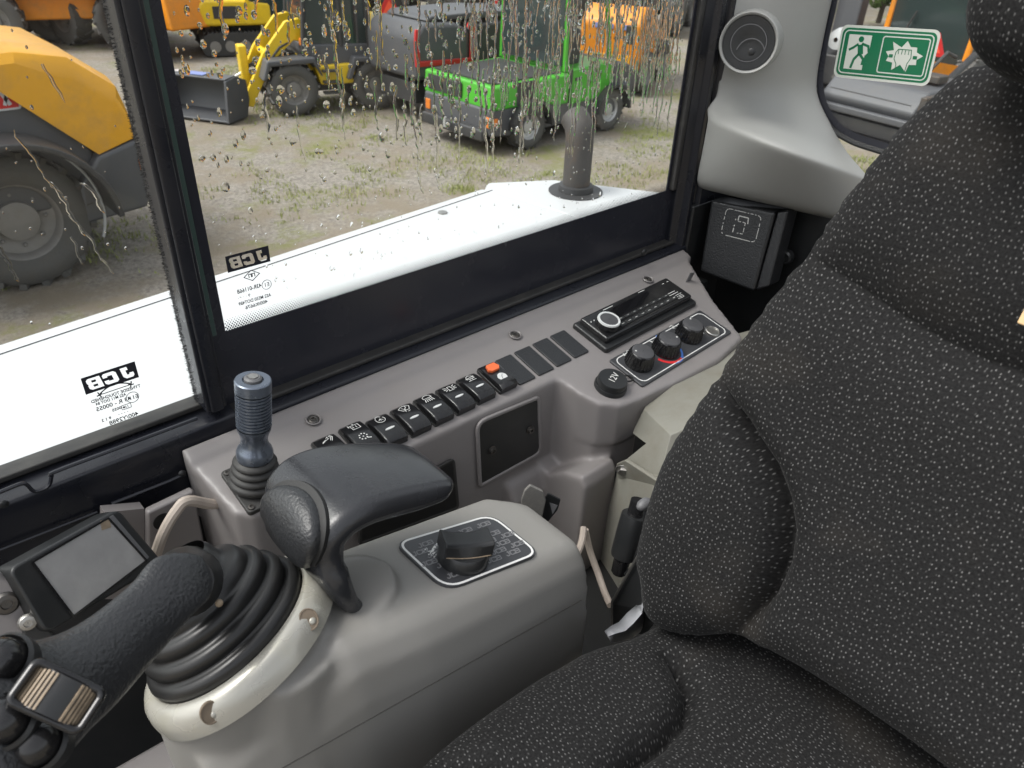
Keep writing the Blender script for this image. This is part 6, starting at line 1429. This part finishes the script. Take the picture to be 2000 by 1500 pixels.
triangle(at(1826, 88, x=14.4), V((-1, -.1, .05)), 'red and white triangle plate beside the exit sticker', .42, 'signal')
T, fr = veh('mower_deck', 'black and grey mower attachment on the ground beyond the rear window', 'attachment', V((13.0, 5.0, GROUND)), V((-1, .12, 0)))
prof(T, fr, 'deck', 'grey', [(-.7, .25), (.6, .22), (.75, .5), (.45, .78), (-.65, .85)], -1.0, .62, .06); bx(T, fr, 'front_bar', 'grey', .72, .84, -1.0, .62, .30, .40, .02); bx(T, fr, 'rubber_flap', 'black', .50, .66, -.9, .5, .50, .60, .01); bx(T, fr, 'latch', 'rust', -.2, .1, .2, .5, .84, .95, .02); bx(T, fr, 'grass_clump', 'yellow', .1, .14, .28, .30, .80, .86, .004); bx(T, fr, 'skirt', 'black', .55, .78, -1.0, .62, .06, .26, .02)
bx(T, fr, 'side_plate', 'rust', -.6, .7, .62, .72, .1, .75, .02); bar(T, fr, 'lift_arm', 'black', [(-.6, .3, .8), (-1.4, .2, 1.1)], .06); bar(T, fr, 'hose', 'black', [(-.2, .1, .85), (-.5, .2, 1.2), (-.9, .15, 1.1)], .03)
for y in (-.9, .6): wheel(T, fr, -.55, y, .22, .14, 'rim', 0)
T, fr = veh('dark_loader', 'dark grey machine mast and white tank at the left edge of the rear window', 'machine', at(1640, 150, z=GROUND + .6) * 1.0 + V((1.5, .8, -.6)), V((-1, 0, 0)))
bx(T, fr, 'mast', 'grey', -.2, .1, -.25, .2, .5, 2.6, .04); prof(T, fr, 'base', 'black', [(-1, .3), (.8, .3), (.8, .8), (-1, .9)], -.5, .5, .04); m = MB(); m.lathe([(.04, -.3), (.16, -.28), (.19, -.1), (.19, .1), (.16, .28), (.04, .3)], Fr(fr.p(.55, .25, 1.05), fr.y, fr.z), 24); build(m, 'white_tank', VM['white'], T, smooth=True)
for x in (-.6, .5):
    for y in (-.5, .5): wheel(T, fr, x, y, .4, .28, 'rim', 14)

# ---- bushes and trees beyond the yard
lm = [mat('leaves_%d' % i, c, .6, var=.4, vscale=1.5) for i, c in enumerate(((.07, .13, .03), (.10, .17, .04), (.045, .09, .025)))]
bark = mat('bark', (.10, .08, .06), .9, bump=.5, bscale=20)
def tree(o, h, r_, mi, label, n=1500, seed=0):
    rnd = random.Random(seed); T = thing('tree', label, 'tree', Fr(o, (1, 0, 0), (0, 1, 0)), 'trees beyond the parked machines')
    m = MB(); m.tube([o, o + V((.05, 0, h * .4)), o + V((0, .1, h * .85))], [.12 * h / 5, .09 * h / 5, .03], 8)
    for k in range(6): a = rnd.random() * 6.28; b = o + V((0, 0, h * (.25 + .1 * k))); m.tube([b, b + V((math.cos(a), math.sin(a), .7)) * r_ * .7], [.05, .015], 5)
    build(m, 'trunk', bark, T, smooth=True)
    m = MB(); cl = [(rnd.gauss(0, .45), rnd.gauss(0, .45), rnd.uniform(-.75, .8), rnd.uniform(.25, .5)) for _ in range(22)]
    for k in range(n):
        c = cl[rnd.randrange(22)]; q = V((rnd.gauss(0, 1), rnd.gauss(0, 1), rnd.gauss(0, 1))).normalized() * c[3] * rnd.random() ** .4
        p = o + V(((c[0] + q.x) * r_, (c[1] + q.y) * r_, h * .55 + (c[2] + q.z * .8) * h * .42)); s_ = rnd.uniform(.07, .17)
        if p.z < GROUND + .1: continue
        u = V((rnd.gauss(0, 1), rnd.gauss(0, 1), rnd.gauss(0, .6))).normalized(); w = u.cross(V((rnd.gauss(0, 1), rnd.gauss(0, 1), rnd.gauss(0, 1)))).normalized()
        m.add([p - u * s_, p + w * s_ * .5, p + u * s_, p - w * s_ * .5], [(0, 1, 2, 3)])
    build(m, 'crown', lm[mi], T, fix=False)
tree(at(1715, 45, z=GROUND) * .95, 3.4, 1.7, 1, 'bright green bush showing between the mast and the orange cab', 4200, 1)
tree(at(1900, 20, z=GROUND), 4.2, 2.2, 0, 'green bush behind the orange cab in the rear window', 2600, 2)
for i, (px, py, h) in enumerate(((60, -25, 5.5), (330, -35, 5), (560, -25, 6), (760, -20, 5), (1000, -10, 5.5), (1230, -20, 5), (1420, 5, 5), (1560, 10, 5.5))):
    tree(at(px, py, z=GROUND), h, 2.6, (0, 2)[i % 2], 'tree in the belt beyond the parked machines, %s' % ('leftmost, behind the grey hooded tractor', 'second from left, above the end-on telehandler', 'third from left, above the yellow excavator', 'fourth from left, above the compact loader cab', 'fifth from left, above the red edged hopper', 'sixth from left, above the orange loader', 'second from right, behind the cab upright', 'rightmost, behind the cab trim')[i], 1700, 10 + i)

# ================================================================== RAIN ON THE SIDE WINDOWS (outer faces)
def drop(mb, x, z, y, r, sx=1.0, sz=1.0, h=.5):
    rows = []; y += .0007 * random.random()
    n = 9
    for a, k in ((0, 1.0), (.28, .86), (.58, .64), (.84, .38), (1.0, .08)):
        rows.append([V((x + r * sx * k * math.cos(2 * math.pi * i / n), y + r * h * a, z + r * sz * k * math.sin(2 * math.pi * i / n) * (1 if math.sin(2 * math.pi * i / n) < 0 else 1.12))) for i in range(n)])
    mb.grid(rows, True, True, True)
def rivulet(mb, x, z, y, L_, w, rnd, slant=0.0, amp=.003):
    y += .0007 * random.random(); n = max(6, int(L_ / .0025)); ph = rnd.random() * 9; rows = []
    for i in range(n + 1):
        t = i / n; zz = z - L_ * t; xx = x + slant * L_ * t + amp * noise.noise(V((ph, zz * 55, 0))) + amp * .5 * noise.noise(V((ph, zz * 190, 4)))
        ww = w * (.45 + .55 * math.sin(math.pi * min(1, .12 + t * .88)) + .45 * noise.noise(V((ph, zz * 150, 9)))) ; ww = max(w * .18, ww)
        if t > .93: ww = w * 1.2 * (1 - (t - .93) / .08)
        rows.append([V((xx + ww * c, y + ww * .38 * s_, zz)) for c, s_ in ((-1, 0), (-.58, .5), (0, .78), (.58, .5), (1, 0))])
    mb.grid(rows, True, True, True)
rnd = random.Random(21); YO = WY + .0052
m = MB(); cnt = 0
while cnt < 4300:
    x = .245 + .68 * rnd.random(); z = -.37 + .60 * rnd.random(); u = (x - .24) / .69; hgt = (z + .37) / .27
    dens = .22 + .9 * min(1, max(0, hgt - .38)) 
    if z < -.255: dens = .20
    if rnd.random() > dens: continue
    small = z < -.25
    r_ = (rnd.uniform(.0005, .0013) if rnd.random() < .85 else rnd.uniform(.0013, .0024)) if small else rnd.choice((rnd.uniform(.0006, .0014), rnd.uniform(.0010, .0022), rnd.uniform(.0016, .0034)))
    drop(m, x, z, YO, r_, rnd.uniform(.8, 1.2), rnd.uniform(.9, 1.9), rnd.uniform(.25, .42)); cnt += 1
build(m, 'raindrops', M['water'], sw, smooth=True, kind='stuff', angle=80)
m = MB(); cnt = 0
while cnt < 950:
    x = .25 + .675 * rnd.random(); z = -.20 + .42 * rnd.random(); u = (x - .24) / .69
    if rnd.random() > .07 + 1.2 * max(0, u - .22): continue
    L_ = rnd.uniform(.010, .055) if rnd.random() < .75 else rnd.uniform(.05, .13); L_ = min(L_, z + .29)
    if L_ < .006: continue
    rivulet(m, x, z, YO, L_, rnd.uniform(.0008, .0022), rnd, rnd.uniform(-.05, .08)); cnt += 1
build(m, 'rain_streaks', M['water'], sw, smooth=True, kind='stuff', angle=80)
m = MB(); YS = .6768; cnt = 0
while cnt < 620:
    x = -.30 + .49 * rnd.random(); z = -.36 + .55 * rnd.random()
    if rnd.random() > (.9 if z > -.27 else .25): continue
    drop(m, x, z, YS, rnd.uniform(.0005, .0013), 1, rnd.uniform(.8, 1.6), .45); cnt += 1
for _ in range(20):
    drop(m, .19 * rnd.random() - .15, -.345 + .04 * (rnd.random() - .3), YS, rnd.uniform(.001, .002), 1, 1.3, .45)
build(m, 'raindrops', M['water'], fw, smooth=True, kind='stuff', angle=80)
m = MB()
for _ in range(60):
    x = -.28 + .45 * rnd.random(); z = -.29 + .42 * rnd.random(); L_ = rnd.uniform(.012, .06)
    rivulet(m, x, z, YS, min(L_, z + .33), rnd.uniform(.0008, .0021), rnd, rnd.uniform(.15, .4), .004)
build(m, 'rain_streaks', M['water'], fw, smooth=True, kind='stuff', angle=80)
